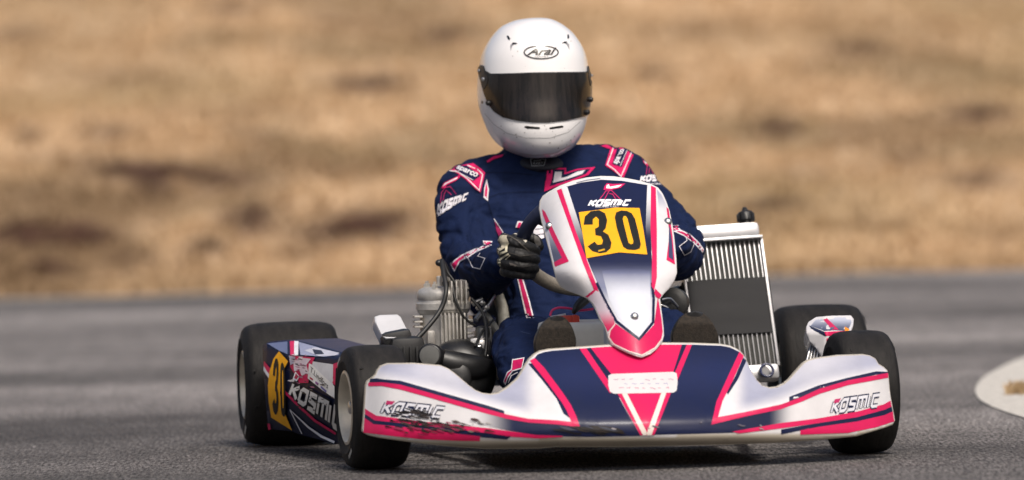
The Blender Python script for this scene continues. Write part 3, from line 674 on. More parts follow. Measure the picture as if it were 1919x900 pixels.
# small logo above the number
nd(block_word([(1107, 373.5), (1184, 374), (1180, 386), (1102, 387.5)], w=.30), s2l('e6e6ea'), 5, 5)
nd(text('RACING KART', [(1116, 386), (1160, 385.2), (1160, 388.6), (1116, 389.6)]), s2l('c8c8d0'), 5, 6)
nd([(1133, 349), (1137, 343.5), (1150, 345), (1172, 344), (1163, 352), (1146, 356), (1131, 356)], SPINK, 5); nd([(1137, 347), (1141, 345.5), (1143, 350), (1166, 346), (1159, 351), (1146, 353.5), (1136, 353)], s2l('ececee'), 6)
for q in ([(1136, 357), (1130, 366), (1124, 373)], [(1142, 357), (1137, 366), (1133, 373)], [(1136, 358), (1146, 357), (1162, 373)], [(1142, 363), (1148, 364), (1154, 373)]): nd(stroke(q, 1.6), s2l('b82a60'), 6)
nd(text('KZ MAX', [(1078, 336.5), (1125, 332.5), (1126, 334.5), (1080, 339)]) if False else stroke([(1080, 342.5), (1100, 337.5), (1125, 334.3)], 1.2), s2l('6b7080'), 5)
scrape(nm, NS, 8, 1190, 560, 14, 20, 9, [s2l('a9abb8'), s2l('8d8f9c')], L=5, size=(1, 4)) if False else None
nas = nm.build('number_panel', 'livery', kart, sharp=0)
for px, py in ((1029.6, 424), (1251.5, 416), (1189, 593.5)):
    s = MB(); p = K(px, py, nas_depth(px, py)); lathe(s, p, Vector((-.1, -1, .4)), [(.0085, 0), (.0085, .003), (.006, .006), (.002, .007)], 20); s.build('screw', 'steel', nas)

# ---- side pods
PO = [(492, 651), (495, 646), (503, 641.5), (530, 639), (556, 638.5), (575, 643), (597, 649), (620, 655), (640, 661), (648, 670), (655, 720), (656, 790), (650, 826), (640, 831), (624, 832), (595, 823), (563, 815), (546, 808), (504.5, 804), (502, 795), (497, 740), (493.5, 693)]
def pod_depth(px, py):
    cr = interp(px, [(492, 660), (500, 645), (541, 665), (590, 667), (640, 672)])
    y = .80 - .58 * (px - 492) / 160
    y += .20 * max(0, cr - py) / 30
    y += .10 * sm(740, 832, py) - .04 * math.sin(math.pi * min(1, max(0, (py - cr) / 150)))
    return y
pm_ = MB(); panel(pm_, PO, pod_depth, lambda x, y: mixc(s2l('141a33'), s2l('5c6480'), .0), back=(.10, .03, -.0), step=5, rim=1.0, rimcol=s2l('30324a'))
PS = Surf(depth=pod_depth)
def pd(polys, col, layer=1, step=5): decal(pm_, PS, polys, col, layer, step, off=.003)
c4 = lambda pts: [(x / 4.089 + 480, y / 4.089 + 620) for x, y in pts]
pd(c4([(85, 97), (240, 82), (240, 180), (170, 150)]), s2l('59617f'), 1)  # top facet: paint lightened, with the sky's reflection put into the colour
pd(c4([(325, 85), (480, 128), (640, 185), (520, 200), (340, 185)]), s2l('8f94ad'), 1)  # front half of the top facet, same painted-in reflection
pd(c4([(258, 80), (292, 78), (290, 186), (262, 186)]), PINK, 2); pd(c4([(292, 78), (325, 80), (322, 186), (290, 186)]), s2l('dcdce2'), 2)
pd(c4([(370, 150), (450, 125), (640, 170), (600, 190), (480, 195)]), s2l('b9bac6'), 2)
pd(c4([(430, 140), (500, 150), (520, 178), (450, 180)]), s2l('2a2c3c'), 3)
pd(c4([(250, 190), (450, 205), (430, 250), (410, 300), (400, 400), (330, 400), (300, 340), (262, 280)]), PINK, 2)
pd(c4([(285, 235), (330, 205), (420, 215), (385, 260), (400, 320), (350, 345), (330, 300), (290, 310)]), s2l('dccbd2'), 3)
pd(c4([(250, 190), (300, 200), (290, 250), (262, 262)]), s2l('b8b4c4'), 3)
pd(c4([(435, 235), (590, 258), (590, 440), (500, 400), (420, 350), (425, 280)]), WHITE, 3)
pd(c4([(590, 255), (640, 235), (650, 260), (610, 290), (605, 420), (585, 400)]), PINK, 3)
pd(c4([(405, 250), (425, 258), (600, 425), (600, 520), (500, 450), (395, 365)]), s2l('e0ddd8'), 4)
pd(text('T.Lindfors', c4([(418, 272), (556, 408), (546, 446), (412, 312)])), s2l('26242a'), 5, 4)
for q, c in ((c4([(410, 352), (436, 370), (434, 382), (410, 366)]), 'b0324a'), (c4([(455, 385), (480, 405), (472, 420), (452, 402)]), '8a5590'), (c4([(495, 420), (540, 460), (535, 475), (493, 436)]), '6c6aa0')): pd(q, s2l(c), 5)
pd(c4([(60, 232), (110, 290), (180, 400), (190, 470), (110, 360), (58, 268)]), PINK, 2)
pd(c4([(58, 270), (110, 350), (110, 385), (56, 305)]), s2l('dcdce2'), 2)
pd(stroke(c4([(190, 440), (330, 580), (450, 690), (610, 790)]), 4.6), PINK, 3)
pd(stroke(c4([(258, 605), (300, 690), (350, 790)]), 1.6), s2l('dcdce2'), 3); pd(stroke(c4([(258, 605), (400, 740), (500, 810), (600, 855)]), [1, 3.4, 4.5, 4.5]), s2l('dcdce2'), 3)
yo = c4([(175, 158), (245, 235), (215, 290), (190, 380), (182, 480), (205, 600), (275, 765), (115, 665), (95, 540), (90, 420), (100, 320), (132, 215)])
pd(yo, YEL, 5)
yq = c4([(135, 195), (232, 262), (222, 700), (112, 620)])
ym = lambda P: [quadmap(yq, (x - 1093) / 108, 1 - (y - 394) / 81) for x, y in P]
pd(ym(D3), s2l('1c1a1a'), 6, 4); pd(ym(ring_o), s2l('1c1a1a'), 6, 4); pd(ym(ring_i), YEL, 7, 4)
logo_q = c4([(278, 385), (655, 590), (655, 800), (250, 505)])
pd(block_word(logo_q, w=.42), s2l('14161f'), 5, 4); pd(block_word(logo_q, w=.24), s2l('d6d2cc'), 6, 4)
pd(c4([(300, 312), (332, 350), (310, 388), (280, 370)]), s2l('e6e6ea'), 6); pd(c4([(304, 326), (324, 350), (308, 372), (290, 362)]), s2l('a02048'), 7)
pd(c4([(86, 712), (104, 712), (112, 755), (94, 760)]), PINK, 5)
scrape(pm_, PS, 34, 562, 690, 14, 16, 12, [s2l('cfc8c8'), s2l('8f6f7c'), s2l('3a3438'), s2l('a0607c')], L=7, size=(1, 6), off=.003, lim=lambda x, y: 500 < x < 630 and y > 650)
scrape(pm_, PS, 26, 590, 745, 18, 16, 13, [s2l('2a2422'), s2l('6b625c'), s2l('403836')], L=8, size=(1, 4), off=.003, lim=lambda x, y: 520 < x < 632 and y < 800)
pm_.build('side_pod', 'pod_skin', kart, sharp=0)
RP = [(1512, 613), (1516, 604), (1530, 595), (1560, 592.5), (1594, 592), (1599, 598), (1598, 610), (1592, 624), (1572, 632), (1562, 645), (1558, 700), (1545, 730), (1530, 720), (1536, 690), (1540, 668), (1530, 652), (1518, 640), (1512, 626)]
def rp_depth(px, py): return .36 - .1 * sm(592, 625, py) + .05 * abs(px - 1550) / 50
rp = MB(); panel(rp, RP, rp_depth, lambda x, y: WHITE, back=(.045, .30, -.035), step=6, rim=1.2, rimcol=s2l('c0bcc0'))
RS = Surf(depth=rp_depth); rd = lambda P, c, l=1: decal(rp, RS, P, c, l, 6)
rd([(1519, 611), (1532, 596), (1592, 594), (1596, 604), (1589, 620), (1566, 619), (1545, 620)], lambda x, y: mixc(s2l('b8bccb'), s2l('4a4f66'), sm(594, 618, y)), 1)
rd([(1540, 596), (1549, 596), (1572, 618), (1560, 618)], PINK, 2); rd([(1516, 610), (1545, 622), (1580, 624), (1580, 630), (1546, 630), (1520, 616)], s2l('20243c'), 2)
rd([(1545, 622), (1585, 620), (1583, 627), (1548, 630)], PINK, 3); rd([(1583, 612), (1592, 617), (1590, 622), (1583, 620)], s2l('e08a20'), 3)
rd([(1549, 634), (1566, 634), (1558, 650), (1554, 690), (1545, 690), (1550, 660)], PINK, 2)
rp.build('side_pod', 'livery', kart, sharp=0)
ri_ = MB()
for i in range(4): tube(ri_, [K(1512 + i * 6, 676, .30), K(1518 + i * 6, 655 - i * 2, .31), K(1527 + i * 5, 640 - i, .33)], .0035, k=3)
ri_.build('pod_bracket', 'steel', kart)

#=MID=
# ---- radiator with its blind
O = K(1308, 714, .80); U = K(1461, 703, .80) - O; V = K(1270, 430, .90) - O; wU, hV = U.length, V.length
u = U.normalized(); v = V.normalized(); w = u.cross(v).normalized()   # w looks forward
if w.y > 0: w = -w
RX = (u, v, w)
R3 = lambda a, b, c=0.: O + U * a + V * b + w * c
rad = MB()
box(rad, R3(.5, .49, -.016), RX, (wU * .97, hV * .84, .022), .05); rad = rad.build('radiator', 'core', kart, sharp=30)
tb = MB()
for i in range(17):
    a = .035 + .93 * i / 16; box(tb, R3(a, .49, -.004), RX, (.0021, hV * .84, .008), .2)
tb.build('cooling_tubes', 'aluminium', rad)
fn = MB()
for i in range(16):
    a = .035 + .93 * (i + .5) / 16
    for j in range(110):
        b = .08 + .82 * j / 109; ang = .35 * (1 if j % 2 else -1); e = (u + v * ang).normalized()
        box(fn, R3(a, b, -.006), (e, v, w), (wU * .93 / 16 * .9, .0006, .005), 0)
fn.build('cooling_fins', 'fin', rad, smooth=False)
for a in (0.0, 1.0):
    e = MB(); box(e, R3(a, .49, -.010), RX, (.006, hV * .86, .034), .2); e.build('side_rail', 'aluminium', rad)
tk = MB(); box(tk, R3(.5, .96, -.012), RX, (wU * .99, hV * .105, .045), .32); box(tk, R3(.5, .905, -.006), RX, (wU * 1.02, .006, .046), .2); tk.build('top_tank', 'aluminium', rad, sharp=50)
tk = MB(); box(tk, R3(.5, .025, -.012), RX, (wU * 1.0, hV * .10, .042), .25); tube(tk, [R3(.80, .03, .0), R3(.80, .02, .02)], .012, k=2); tk.build('bottom_tank', 'aluminium', rad, sharp=50)
cl = MB(); tube(cl, [R3(.83, .02, .024) + (u * math.cos(t) + v * math.sin(t)) * .014 for t in [k * .5236 for k in range(12)]], .003, closed=True, k=2); cl.build('hose_clamp', 'blue_plastic', rad)
cp = MB(); pc = R3(.86, 1.01, -.012)
lathe(cp, pc, v, [(.012, -.005), (.012, .006), (.018, .008), (.0185, .024), (.016, .028), (.008, .031), (.005, .038), (.003, .040)], 28)
for k in range(14):
    a = k * .4488; d = u * math.cos(a) + w * math.sin(a); box(cp, pc + d * .0185 + v * .016, (d, v, d.cross(v)), (.004, .016, .004), .2)
cp.build('filler_cap', 'black_plastic', rad)
bl = MB(); n = 24; vs = []
for j in range(9):
    for i in range(n + 1):
        a = -.035 + 1.07 * i / n; b = .285 + .365 * j / 8; ed = sm(.0, .03, a + .035) * sm(0, .03, 1.035 - a)
        vs.append(R3(a, b + .003 * math.sin(a * 5), .0045 * ed + .0012 * math.sin(b * 60 + a * 3) * (1 if .42 < b < .45 else .25)))
bl.add(vs, [(j * (n + 1) + i, j * (n + 1) + i + 1, (j + 1) * (n + 1) + i + 1, (j + 1) * (n + 1) + i) for j in range(8) for i in range(n)])
m0 = len(bl.v); bl.add([p - w * .042 for p in vs], [(j * (n + 1) + i, (j + 1) * (n + 1) + i, (j + 1) * (n + 1) + i + 1, j * (n + 1) + i + 1) for j in range(8) for i in range(n)])
for i in range(n): bl.f += [(i, m0 + i, m0 + i + 1, i + 1), (8 * (n + 1) + i, 8 * (n + 1) + i + 1, m0 + 8 * (n + 1) + i + 1, m0 + 8 * (n + 1) + i)]
for j in range(8):
    for i in (0, n): a = j * (n + 1) + i; b = a + n + 1; bl.f.append((a, b, m0 + b, m0 + a))
bl.build('blind', 'tape', rad)
hs = MB(); tube(hs, [R3(-.02, .60, -.02), R3(-.15, .57, .0), K(1262, 575, .44), K(1240, 590, .44), K(1215, 640, .5)], [.016, .017, .018, .016, .014]); 
lathe(hs, K(1262, 568, .42), Vector((-.5, -1, .1)), [(.03, -.02), (.033, -.01), (.033, .008), (.024, .012), (.018, .014)], 28); hs.build('water_hose', 'rubber_hose', kart)
cr_ = MB(); tube(cr_, [K(1238, 572, .40), K(1252, 578, .40), K(1276, 600, .42)], .0035, k=3); tube(cr_, [K(1240, 562, .38), K(1256, 560, .39), K(1270, 575, .40)], .003, k=3); cr_.build('brake_rod', 'steel', kart)

# ---- engine
E0 = K(833, 664, .62); ex, ey, ez = XYZ
en = MB(); box(en, E0 + Vector((0, .02, -.055)), XYZ, (.17, .16, .13), .22); box(en, E0 + Vector((.07, -.03, -.03)), XYZ, (.11, .09, .055), .3)
lathe(en, E0 + Vector((0, -.05, -.04)), (0, -1, 0), [(.05, 0), (.05, .03), (.04, .036), (.02, .04)], 28)
for i in range(6):
    a = i * 1.047; lathe(en, E0 + Vector((.043 * math.cos(a), -.08, -.04 + .043 * math.sin(a))), (0, -1, 0), [(.005, 0), (.005, .008), (.003, .009)], 6)
en = en.build('engine', 'alloy', kart, sharp=35)
cy = MB(); prof = [(.060, -.004), (.060, .006), (.055, .008), (.052, .012), (.0515, .05), (.052, .088), (.056, .092), (.0575, .096)]
lathe(cy, E0, ez, prof, 40)
for k in range(7):                                               # upright ribs on the front face
    x = -.008 + .0085 * k - .004; box(cy, E0 + Vector((x, -.048, .05)), XYZ, (.0035, .026, .082), .2)
box(cy, E0 + Vector((-.032, -.034, .03)), XYZ, (.02, .024, .05), .35)
for k in range(3): box(cy, E0 + Vector((-.058, -.01, .062 + .011 * k)), XYZ, (.018, .04, .005), .3)
for k in range(3): box(cy, E0 + Vector((.055, -.01, .045 + .014 * k)), XYZ, (.014, .03, .006), .3)
for dx in (-.04, .045): lathe(cy, E0 + Vector((dx, -.035, .006)), ez, [(.006, 0), (.006, .01), (.003, .012)], 6)
cy.build('cylinder', 'alloy', en, sharp=35)
hd = MB(); lathe(hd, E0, ez, [(.0565, .096), (.0595, .099), (.0595, .112), (.056, .115), (.055, .119), (.057, .122), (.057, .134), (.052, .142), (.044, .146), (.02, .148), (.01, .148)], 40)
for k in range(5): box(hd, E0 + Vector((.002 + .0105 * k, -.012, .135)), XYZ, (.003, .098, .052), .25)
for dx, dy in ((-.036, .0), (-.022, -.036), (.046, -.028), (.05, .02), (-.03, .03)):
    lathe(hd, E0 + Vector((dx, dy, .142)), ez, [(.0085, 0), (.0085, .003), (.0065, .003), (.0065, .012), (.003, .013), (.003, .018)], 6)
tube(hd, [E0 + Vector((-.012, -.035, .155)), E0 + Vector((.0, -.03, .168)), E0 + Vector((.014, -.02, .160))], .004); lathe(hd, E0 + Vector((-.012, -.036, .15)), ez, [(.006, 0), (.006, .02), (.004, .022)], 12)
hd.build('cylinder_head', 'alloy', en, sharp=35)
sp = MB(); tube(sp, [E0 + Vector((.008, -.012, .145)), E0 + Vector((.006, -.012, .165)), E0 + Vector((.004, -.012, .185)), E0 + Vector((-.002, -.016, .198)), E0 + Vector((-.010, -.02, .200))], [.009, .0105, .0095, .0085, .0075], round_ends=True); sp.build('spark_plug_cap', 'black_plastic', en)
ld = MB(); tube(ld, [K(828, 488, .60), K(832, 515, .56), K(836, 545, .53), K(826, 580, .52), K(800, 615, .50), K(770, 645, .48), K(750, 660, .46)], .0052, k=8)
tube(ld, [K(846, 520, .58), K(853, 560, .56), K(870, 595, .56), K(890, 610, .58)], .003, k=8); tube(ld, [K(833, 495, .6), K(840, 512, .58), K(852, 530, .57), K(858, 560, .57)], .0025)
tube(ld, [K(884, 560, .58), K(906, 590, .55), K(912, 640, .50), K(905, 690, .48)], .0035, k=6); tube(ld, [K(925, 600, .56), K(905, 620, .52), K(890, 650, .48)], .003, k=6)
ld.build('ignition_lead', 'rubber_hose', en)
cb = MB(); box(cb, K(898, 652, .55), XYZ, (.05, .06, .05), .25); lathe(cb, K(900, 655, .55), (0, -1, 0), [(.022, 0), (.022, .04), (.016, .043)], 20); lathe(cb, K(905, 632, .56), (0, 0, 1), [(.016, 0), (.016, .02), (.01, .024)], 16)
for k in range(4): lathe(cb, K(880 + 10 * k, 648 + (k % 2) * 18, .51), (0, -1, 0), [(.005, 0), (.005, .006)], 6)
for k in range(7): lathe(cb, K(846 + 11 * k, 664 + (k * 7) % 12, .50), (-.1, -1, .1), [(.0055, 0), (.0055, .008), (.003, .009)], 6)
tube(cb, [K(842, 652, .52), K(868, 657, .50), K(900, 650, .50)], .006, k=4); box(cb, K(860, 668, .52), XYZ, (.05, .03, .012), .3)
cb.build('carburettor', 'steel', en, sharp=35)
cv = MB(); lathe(cv, K(862, 700, .50), Vector((-.15, -1, .15)), [(.075, -.08), (.078, -.02), (.07, .01), (.05, .03), (.03, .034), (.02, .03)], 40)
lathe(cv, K(850, 708, .44), Vector((-.15, -1, .15)), [(.038, -.02), (.038, .004), (.033, .008), (.012, .009)], 32)
tube(cv, [K(915, 690, .50), K(890, 690, .47), K(858, 684, .46), K(828, 676, .46)], [.02, .028, .028, .026], n=20)
cv.build('clutch_cover', 'black_plastic', en, sharp=40)
bt = MB(); cbp = K(806, 667, .42)
lathe(bt, cbp, Vector((-.35, -1, .12)), [(.024, -.05), (.026, -.03), (.0245, -.02), (.027, -.015), (.027, .0), (.0245, .004), (.022, .005)], 32); bt.build('intake_hose', 'black_plastic', en, sharp=40)
ic = MB(); lathe(ic, cbp + Vector((-.35, -1, .12)).normalized() * .0055, Vector((-.35, -1, .12)), [(.0215, 0), (.0215, .002), (.015, .003)], 32); ic.build('filter_disc', 'disc', en)
bx = MB(); box(bx, K(762, 665, .47), XYZ, (.075, .07, .08), .25); box(bx, K(768, 690, .47), XYZ, (.10, .07, .04), .25)
for k in range(3): box(bx, K(758 + 12 * k, 672, .43), XYZ, (.005, .006, .05), .2)
box(bx, K(741, 636, .50), (Vector((1, 0, .15)), Vector((0, 1, 0)), Vector((-.15, 0, 1))), (.066, .08, .040), .3); bx.build('airbox', 'black_plastic', kart, sharp=40)
wl = MB(); WP = [(703, 594), (712, 591), (744, 590), (750, 594), (764, 622), (765, 629), (757, 633), (724, 634), (717, 630), (704, 603)]
panel(wl, WP, lambda x, y: .46 + .10 * (632 - y) / 42, WHITE, back=(0, .05, -.02), step=6, rim=1.5, rimcol=s2l('d8d8d8')); wl.build('airbox_lid', 'white_plastic', kart, sharp=60)
# frames and ducts beside the seat
sp_ = MB(); PP = [(884, 545), (925, 548), (928, 560), (890, 590), (882, 580)]
panel(sp_, PP, lambda x, y: .72 + (y - 545) * .0005, s2l('182860'), back=(0, .05, 0), step=8, rim=1); 
PP = [(886, 594), (928, 594), (931, 610), (900, 616), (886, 612)]; panel(sp_, PP, lambda x, y: .66, s2l('182860'), back=(0, .08, 0), step=8, rim=1); sp_.build('seat_bracket', 'blue_plastic', kart)
st = MB(); tube(st, [K(892, 600, .64), K(915, 570, .66), K(926, 548, .68)], .006); tube(st, [K(885, 570, .66), K(905, 560, .66)], .006)
for k in range(4): lathe(st, K(888 + 8 * k, 568 + (k % 2) * 9, .62), (0, -1, 0), [(.006, 0), (.006, .01), (.003, .011)], 6)
st.build('seat_stay', 'steel', kart)
wd = MB(); panel(wd, [(893, 622), (920, 614), (922, 640), (910, 650), (895, 646)], lambda x, y: .6, WHITE, back=(0, .05, 0), step=8, rim=1); wd.build('duct', 'white_plastic', kart)
sg = MB()
for k in range(9): lathe(sg, K(917.5, 652 + 4.6 * k, .52), (0, 0, 1), [(.0065, 0), (.0065, .0025), (.004, .003)], 12)
tube(sg, [K(917, 690, .52), K(918, 665, .52), K(916, 650, .52)], .004); sg.build('throttle_spring', 'red_plastic', kart)

# ---- seat
se = MB(); path = [(.42, .13, .13), (.50, .085, .17), (.62, .05, .185), (.76, .045, .19), (.88, .10, .195), (.96, .22, .20), (1.0, .36, .18)]
P = catmull([Vector((*p, )) for p in path], 5); xc = K(1062, 640, .75).x; vs = []; n = 24; 
for thk in (0, .006):
    for j, q in enumerate(P):
        f = j / (len(P) - 1); lift = .06 + .20 * math.sin(math.pi * min(1, f * 1.1)) ** 1
        for i in range(n + 1):
            a = -1 + 2 * i / n; s_ = abs(a) ** 3; vs.append(Vector((xc + a * q[2] + (thk if a > 0 else -thk) * abs(a), q[0] - .10 * s_ * (f > .4) * f + thk * f, q[1] + lift * s_ - thk)))
m_ = len(P); N1 = m_ * (n + 1); fs = []
for j in range(m_ - 1):
    for i in range(n):
        a = j * (n + 1) + i; fs += [(a, a + 1, a + n + 2, a + n + 1), (N1 + a, N1 + a + n + 1, N1 + a + n + 2, N1 + a + 1)]
    for i in (0, n): a = j * (n + 1) + i; fs.append((a, a + n + 1, N1 + a + n + 1, N1 + a))
for j in (0, m_ - 1):
    for i in range(n): a = j * (n + 1) + i; fs.append((a, N1 + a, N1 + a + 1, a + 1))
se.add(vs, fs); tube(se, [K(926, 540, .80), K(934, 556, .78), K(941, 580, .76), K(944, 612, .72), K(940, 640, .66)], [.010, .012, .0135, .013, .012], n=12)
se.build('seat', 'seat_shell', kart)

# ---- steering wheel, column, tank, small things under the panel
SWC = K(1110, 452, .38); al = math.radians(45); su = Vector((0, -math.sin(al), math.cos(al))); sx_ = Vector((1, 0, 0)); SWR = .152
def swp(deg, r=SWR, sx=1): a = math.radians(deg); return SWC + sx_ * math.cos(a) * r + su * math.sin(a) * r
sw = MB(); tube(sw, [swp(a) for a in range(0, 360, 15)], .0150, n=18, k=3, closed=True, colf=lambda f: s2l('141d3a') if f < .56 else s2l('8a8378'))
sw = sw.build('steering_wheel', 'wheel_wrap', kart)
sk = MB()
for a in (30, 150, 270): box(sk, (swp(a, .02) + swp(a, SWR - .01)) / 2, (swp(a) - SWC, (swp(a) - SWC).cross(su.cross(sx_)), su.cross(sx_)), (SWR - .02, .022, .004), .2)
lathe(sk, SWC, su.cross(sx_), [(.03, -.01), (.03, .01), (.02, .012)], 24); sk.build('spokes', 'black_plastic', sw)
sc_ = MB(); tube(sc_, [SWC, Vector((SWC.x * .4, .05, .09))], .010, k=1); sc_.build('steering_column', 'steel', kart)
for a in (0.35,):
    b = MB(); tube(b, [K(1040, 382, .20), K(1026, 376, .21), K(1018, 388, .22)], .009, k=4); b.build('panel_bracket', 'white_plastic', kart)
tnk = MB(); box(tnk, K(1112, 645, .22), XYZ, (.22, .20, .10), .2); tnk.build('fuel_tank', 'tank', kart, sharp=60)
cl2 = MB(); box(cl2, K(1070, 599, .17), XYZ, (.034, .03, .018), .25); box(cl2, K(1054, 597, .18), XYZ, (.018, .02, .011), .25); box(cl2, K(1077, 599, .155), XYZ, (.010, .006, .020), .2); cl2.build('tank_cap', 'red_plastic', kart)
pk = MB(); tube(pk, [K(1031, 592, .2), K(1035, 582, .2), K(1047, 577, .2), K(1065, 578, .2), K(1085, 582, .2), K(1112, 579, .2)], .0026, k=6); pk.build('fuel_line', 'pink_rubber', kart)
gl = MB(); tube(gl, [K(1074, 588, .18), K(1080, 578, .18), K(1090, 567, .19), K(1104, 556, .2)], [.004, .008, .011, .010], k=4); gl.build('breather_hose', 'black_plastic', kart)
pw = MB(); tube(pw, [K(1032, 595, .21), K(1060, 590, .21)], .003, k=1); pw.build('panel_stay', 'white_plastic', kart); pw = MB(); tube(pw, [K(1136, 600, .05), K(1137, 650, .02)], .006, k=1); pw.build('panel_stay', 'white_plastic', kart)
for px in (1045, 1302):
    p = MB(); c = K(px, 655, .015); tube(p, [Vector((c.x, .0, .06)), Vector((c.x, -.03, .14)), Vector((c.x, -.035, .22)), Vector((c.x + .05, -.035, .23)), Vector((c.x - .04, -.035, .23))], .006); p.build('pedal', 'steel', kart)

# ================================================================ the driver
PB = Vector((K(1062, 700, .75).x, .75, .06))
pw_ = Vector((X0 + PB.x * cy_ - PB.y * sy_, PB.x * sy_ + PB.y * cy_, PB.z))
man = thing('person', 'driver in navy and pink race suit and white helmet gripping the steering wheel', 'person', tuple(pw_), YAW)
bd = MB(); X, Y, Z = XYZ
def sec(px, py, ly, a, b, tilt=0.25): return (K(px, py, ly), X, (Y + Z * tilt).normalized(), a, b)
loft(bd, [sec(1078, 715, .68, .15, .12, -.4), sec(1074, 680, .70, .178, .145, -.3), sec(1074, 620, .76, .152, .14, .1), sec(1068, 550, .82, .140, .13, .2), sec(1050, 470, .87, .165, .13, .25), sec(1036, 405, .90, .188, .128, .25), sec(1028, 358, .925, .196, .115, .25), sec(1022, 325, .94, .168, .095, .2), sec(1016, 303, .945, .135, .082, .15), sec(1010, 287, .945, .088, .075, .1), sec(1006, 268, .94, .066, .066, 0), sec(1003, 240, .93, .064, .066, 0)], 36)
loft(bd, [sec(1003, 245, .93, .06, .07), sec(1001, 210, .91, .072, .09), sec(1000, 165, .90, .078, .098), sec(1000, 110, .90, .07, .085), sec(1000, 80, .90, .03, .04)], 24)   # head inside the helmet
def limb(P): tube(bd, [K(a, b, c) for a, b, c, r in P], [r for *_, r in P], n=24, k=6, round_ends=True)
limb([(955, 334, .94, .060), (908, 350, .945, .064), (880, 362, .935, .068), (874, 402, .91, .0665), (878, 450, .86, .064), (893, 494, .80, .063), (905, 509, .72, .058), (922, 503, .62, .050), (938, 494, .53, .042), (948, 488, .48, .037)])
limb([(1095, 320, .95, .058), (1135, 324, .955, .060), (1165, 334, .955, .062), (1196, 374, .92, .061), (1236, 420, .86, .064), (1262, 458, .76, .066), (1266, 472, .68, .062), (1262, 472, .60, .052), (1256, 466, .52, .042), (1252, 464, .48, .037)])
limb([(1036, 700, .68, .092), (1006, 672, .56, .084), (984, 652, .44, .070), (982, 657, .36, .066), (985, 690, .22, .058), (1015, 722, .12, .046), (1035, 738, .06, .040)])
limb([(1115, 700, .68, .095), (1175, 668, .56, .088), (1232, 640, .44, .074), (1245, 645, .36, .066), (1270, 680, .22, .056), (1290, 714, .12, .046), (1302, 730, .06, .040)])
body = remesh(bd, .0058, 5)
# cloth folds
elb = [K(895, 480, .80), K(1262, 455, .76), K(962, 650, .40), K(1240, 640, .40), K(1060, 570, .80)]
vv = []
for p, nn in zip(body.v, body.n):
    wob = Vector((noise.noise(p * 9), noise.noise(p * 9 + Vector((7, 0, 0))), noise.noise(p * 9 + Vector((0, 9, 0)))))
    q = Vector((p.x * 7, p.y * 9, p.z * 19)) + wob * .9; q2 = Vector((p.x * 16 + p.z * 9, p.y * 12, p.z * 20 - p.x * 9)) + wob
    el = 0
    for e in elb: el = max(el, math.exp(-((p - e).length / .13) ** 2))
    cr = max(0, 1 - abs(noise.noise(q)) * 4.0) ** 1.6; cr2 = max(0, 1 - abs(noise.noise(q2)) * 4.5) ** 1.5
    vv.append(p + nn * (.004 + .0025 * noise.noise(p * 14) - (.0045 + .008 * el) * cr - (.002 + .006 * el) * cr2))
body.v = vv
body.c = [mixc(SNAVY, s2l('10182e'), .0)] * len(vv)
BS = Surf(mb=body); suit = MB(); suit.v = list(body.v); suit.f = list(body.f); suit.c = list(body.c)
def bdc(polys, col, layer=1, step=5): decal(suit, BS, polys, col, layer, min(step, 3.5), off=.0005, lift=.0026)
w_ = s2l('d9d5da')
# left of picture: shoulder, sleeve, cuff
c2 = lambda pts: [(x / 3.4615 + 800, y / 3.4615 + 260) for x, y in pts]
bdc(c2([(130, 205), (190, 178), (262, 165), (300, 158), (345, 190), (378, 220), (348, 350), (318, 328), (250, 262), (185, 218)]), SPINK, 1)
bdc(stroke(c2([(138, 205), (200, 215), (258, 255), (322, 318), (340, 335), (362, 232), (330, 200), (262, 172)]), 1.8), w_, 2)
bdc(c2([(172, 190), (208, 172), (262, 176), (345, 240), (300, 275)]), s2l('1a1c40'), 3)
bdc(text('sparco', c2([(205, 172), (338, 225), (312, 262), (182, 200)]), bold=.03), w_, 4, 4)
bdc(stroke(c2([(180, 205), (300, 268)]), 1), w_, 4)
bdc(c2([(388, 262), (402, 330), (396, 405), (368, 382), (372, 320)]), w_, 1); bdc(c2([(387, 285), (394, 330), (388, 385), (374, 374), (378, 325)]), SPINK, 2)
bdc(block_word(c2([(72, 412), (272, 348), (262, 392), (64, 500)]), w=.28), w_, 3, 4)
bdc(text('RACING KART', c2([(70, 480), (200, 400), (202, 418), (72, 505)]), bold=.02), w_, 3, 4)
bdc(c2([(92, 322), (112, 285), (160, 262), (212, 236), (215, 250), (188, 272), (130, 300), (118, 320)]), SPINK, 2); bdc(c2([(100, 312), (118, 288), (200, 248), (196, 260), (132, 290)]), w_, 3)
for q in ([(88, 420), (95, 350), (118, 318), (150, 310), (190, 360)], [(105, 400), (112, 360), (125, 335), (160, 365)]): bdc(stroke(c2(q), 1.5), s2l('a02a5c'), 2)
bdc(c2([(150, 812), (215, 758), (300, 718), (372, 692), (362, 662), (425, 665), (420, 692), (330, 732), (212, 800), (178, 865)]), w_, 2)
bdc(c2([(158, 815), (215, 768), (300, 726), (378, 698), (370, 668), (416, 670), (412, 686), (330, 724), (208, 792), (178, 852)]), SPINK, 3)
bdc(stroke(c2([(345, 710), (265, 772), (296, 834), (344, 846), (376, 776), (330, 762), (345, 742)]), 1.5), w_, 3)
bdc(stroke(c2([(435, 520), (470, 570), (495, 610)]), 1.2), w_, 2); bdc(c2([(440, 535), (488, 606), (470, 640), (452, 600)]), s2l('8a1f4c'), 2)
bdc(stroke(c2([(400, 382), (470, 355), (600, 345), (740, 345)]), .8), s2l('0c1226'), 1); bdc(stroke(c2([(378, 218), (520, 220), (690, 235)]), .8), s2l('0c1226'), 1)
bdc(stroke(c2([(395, 405), (415, 470), (432, 520)]), 1.), s2l('0c1226'), 1)
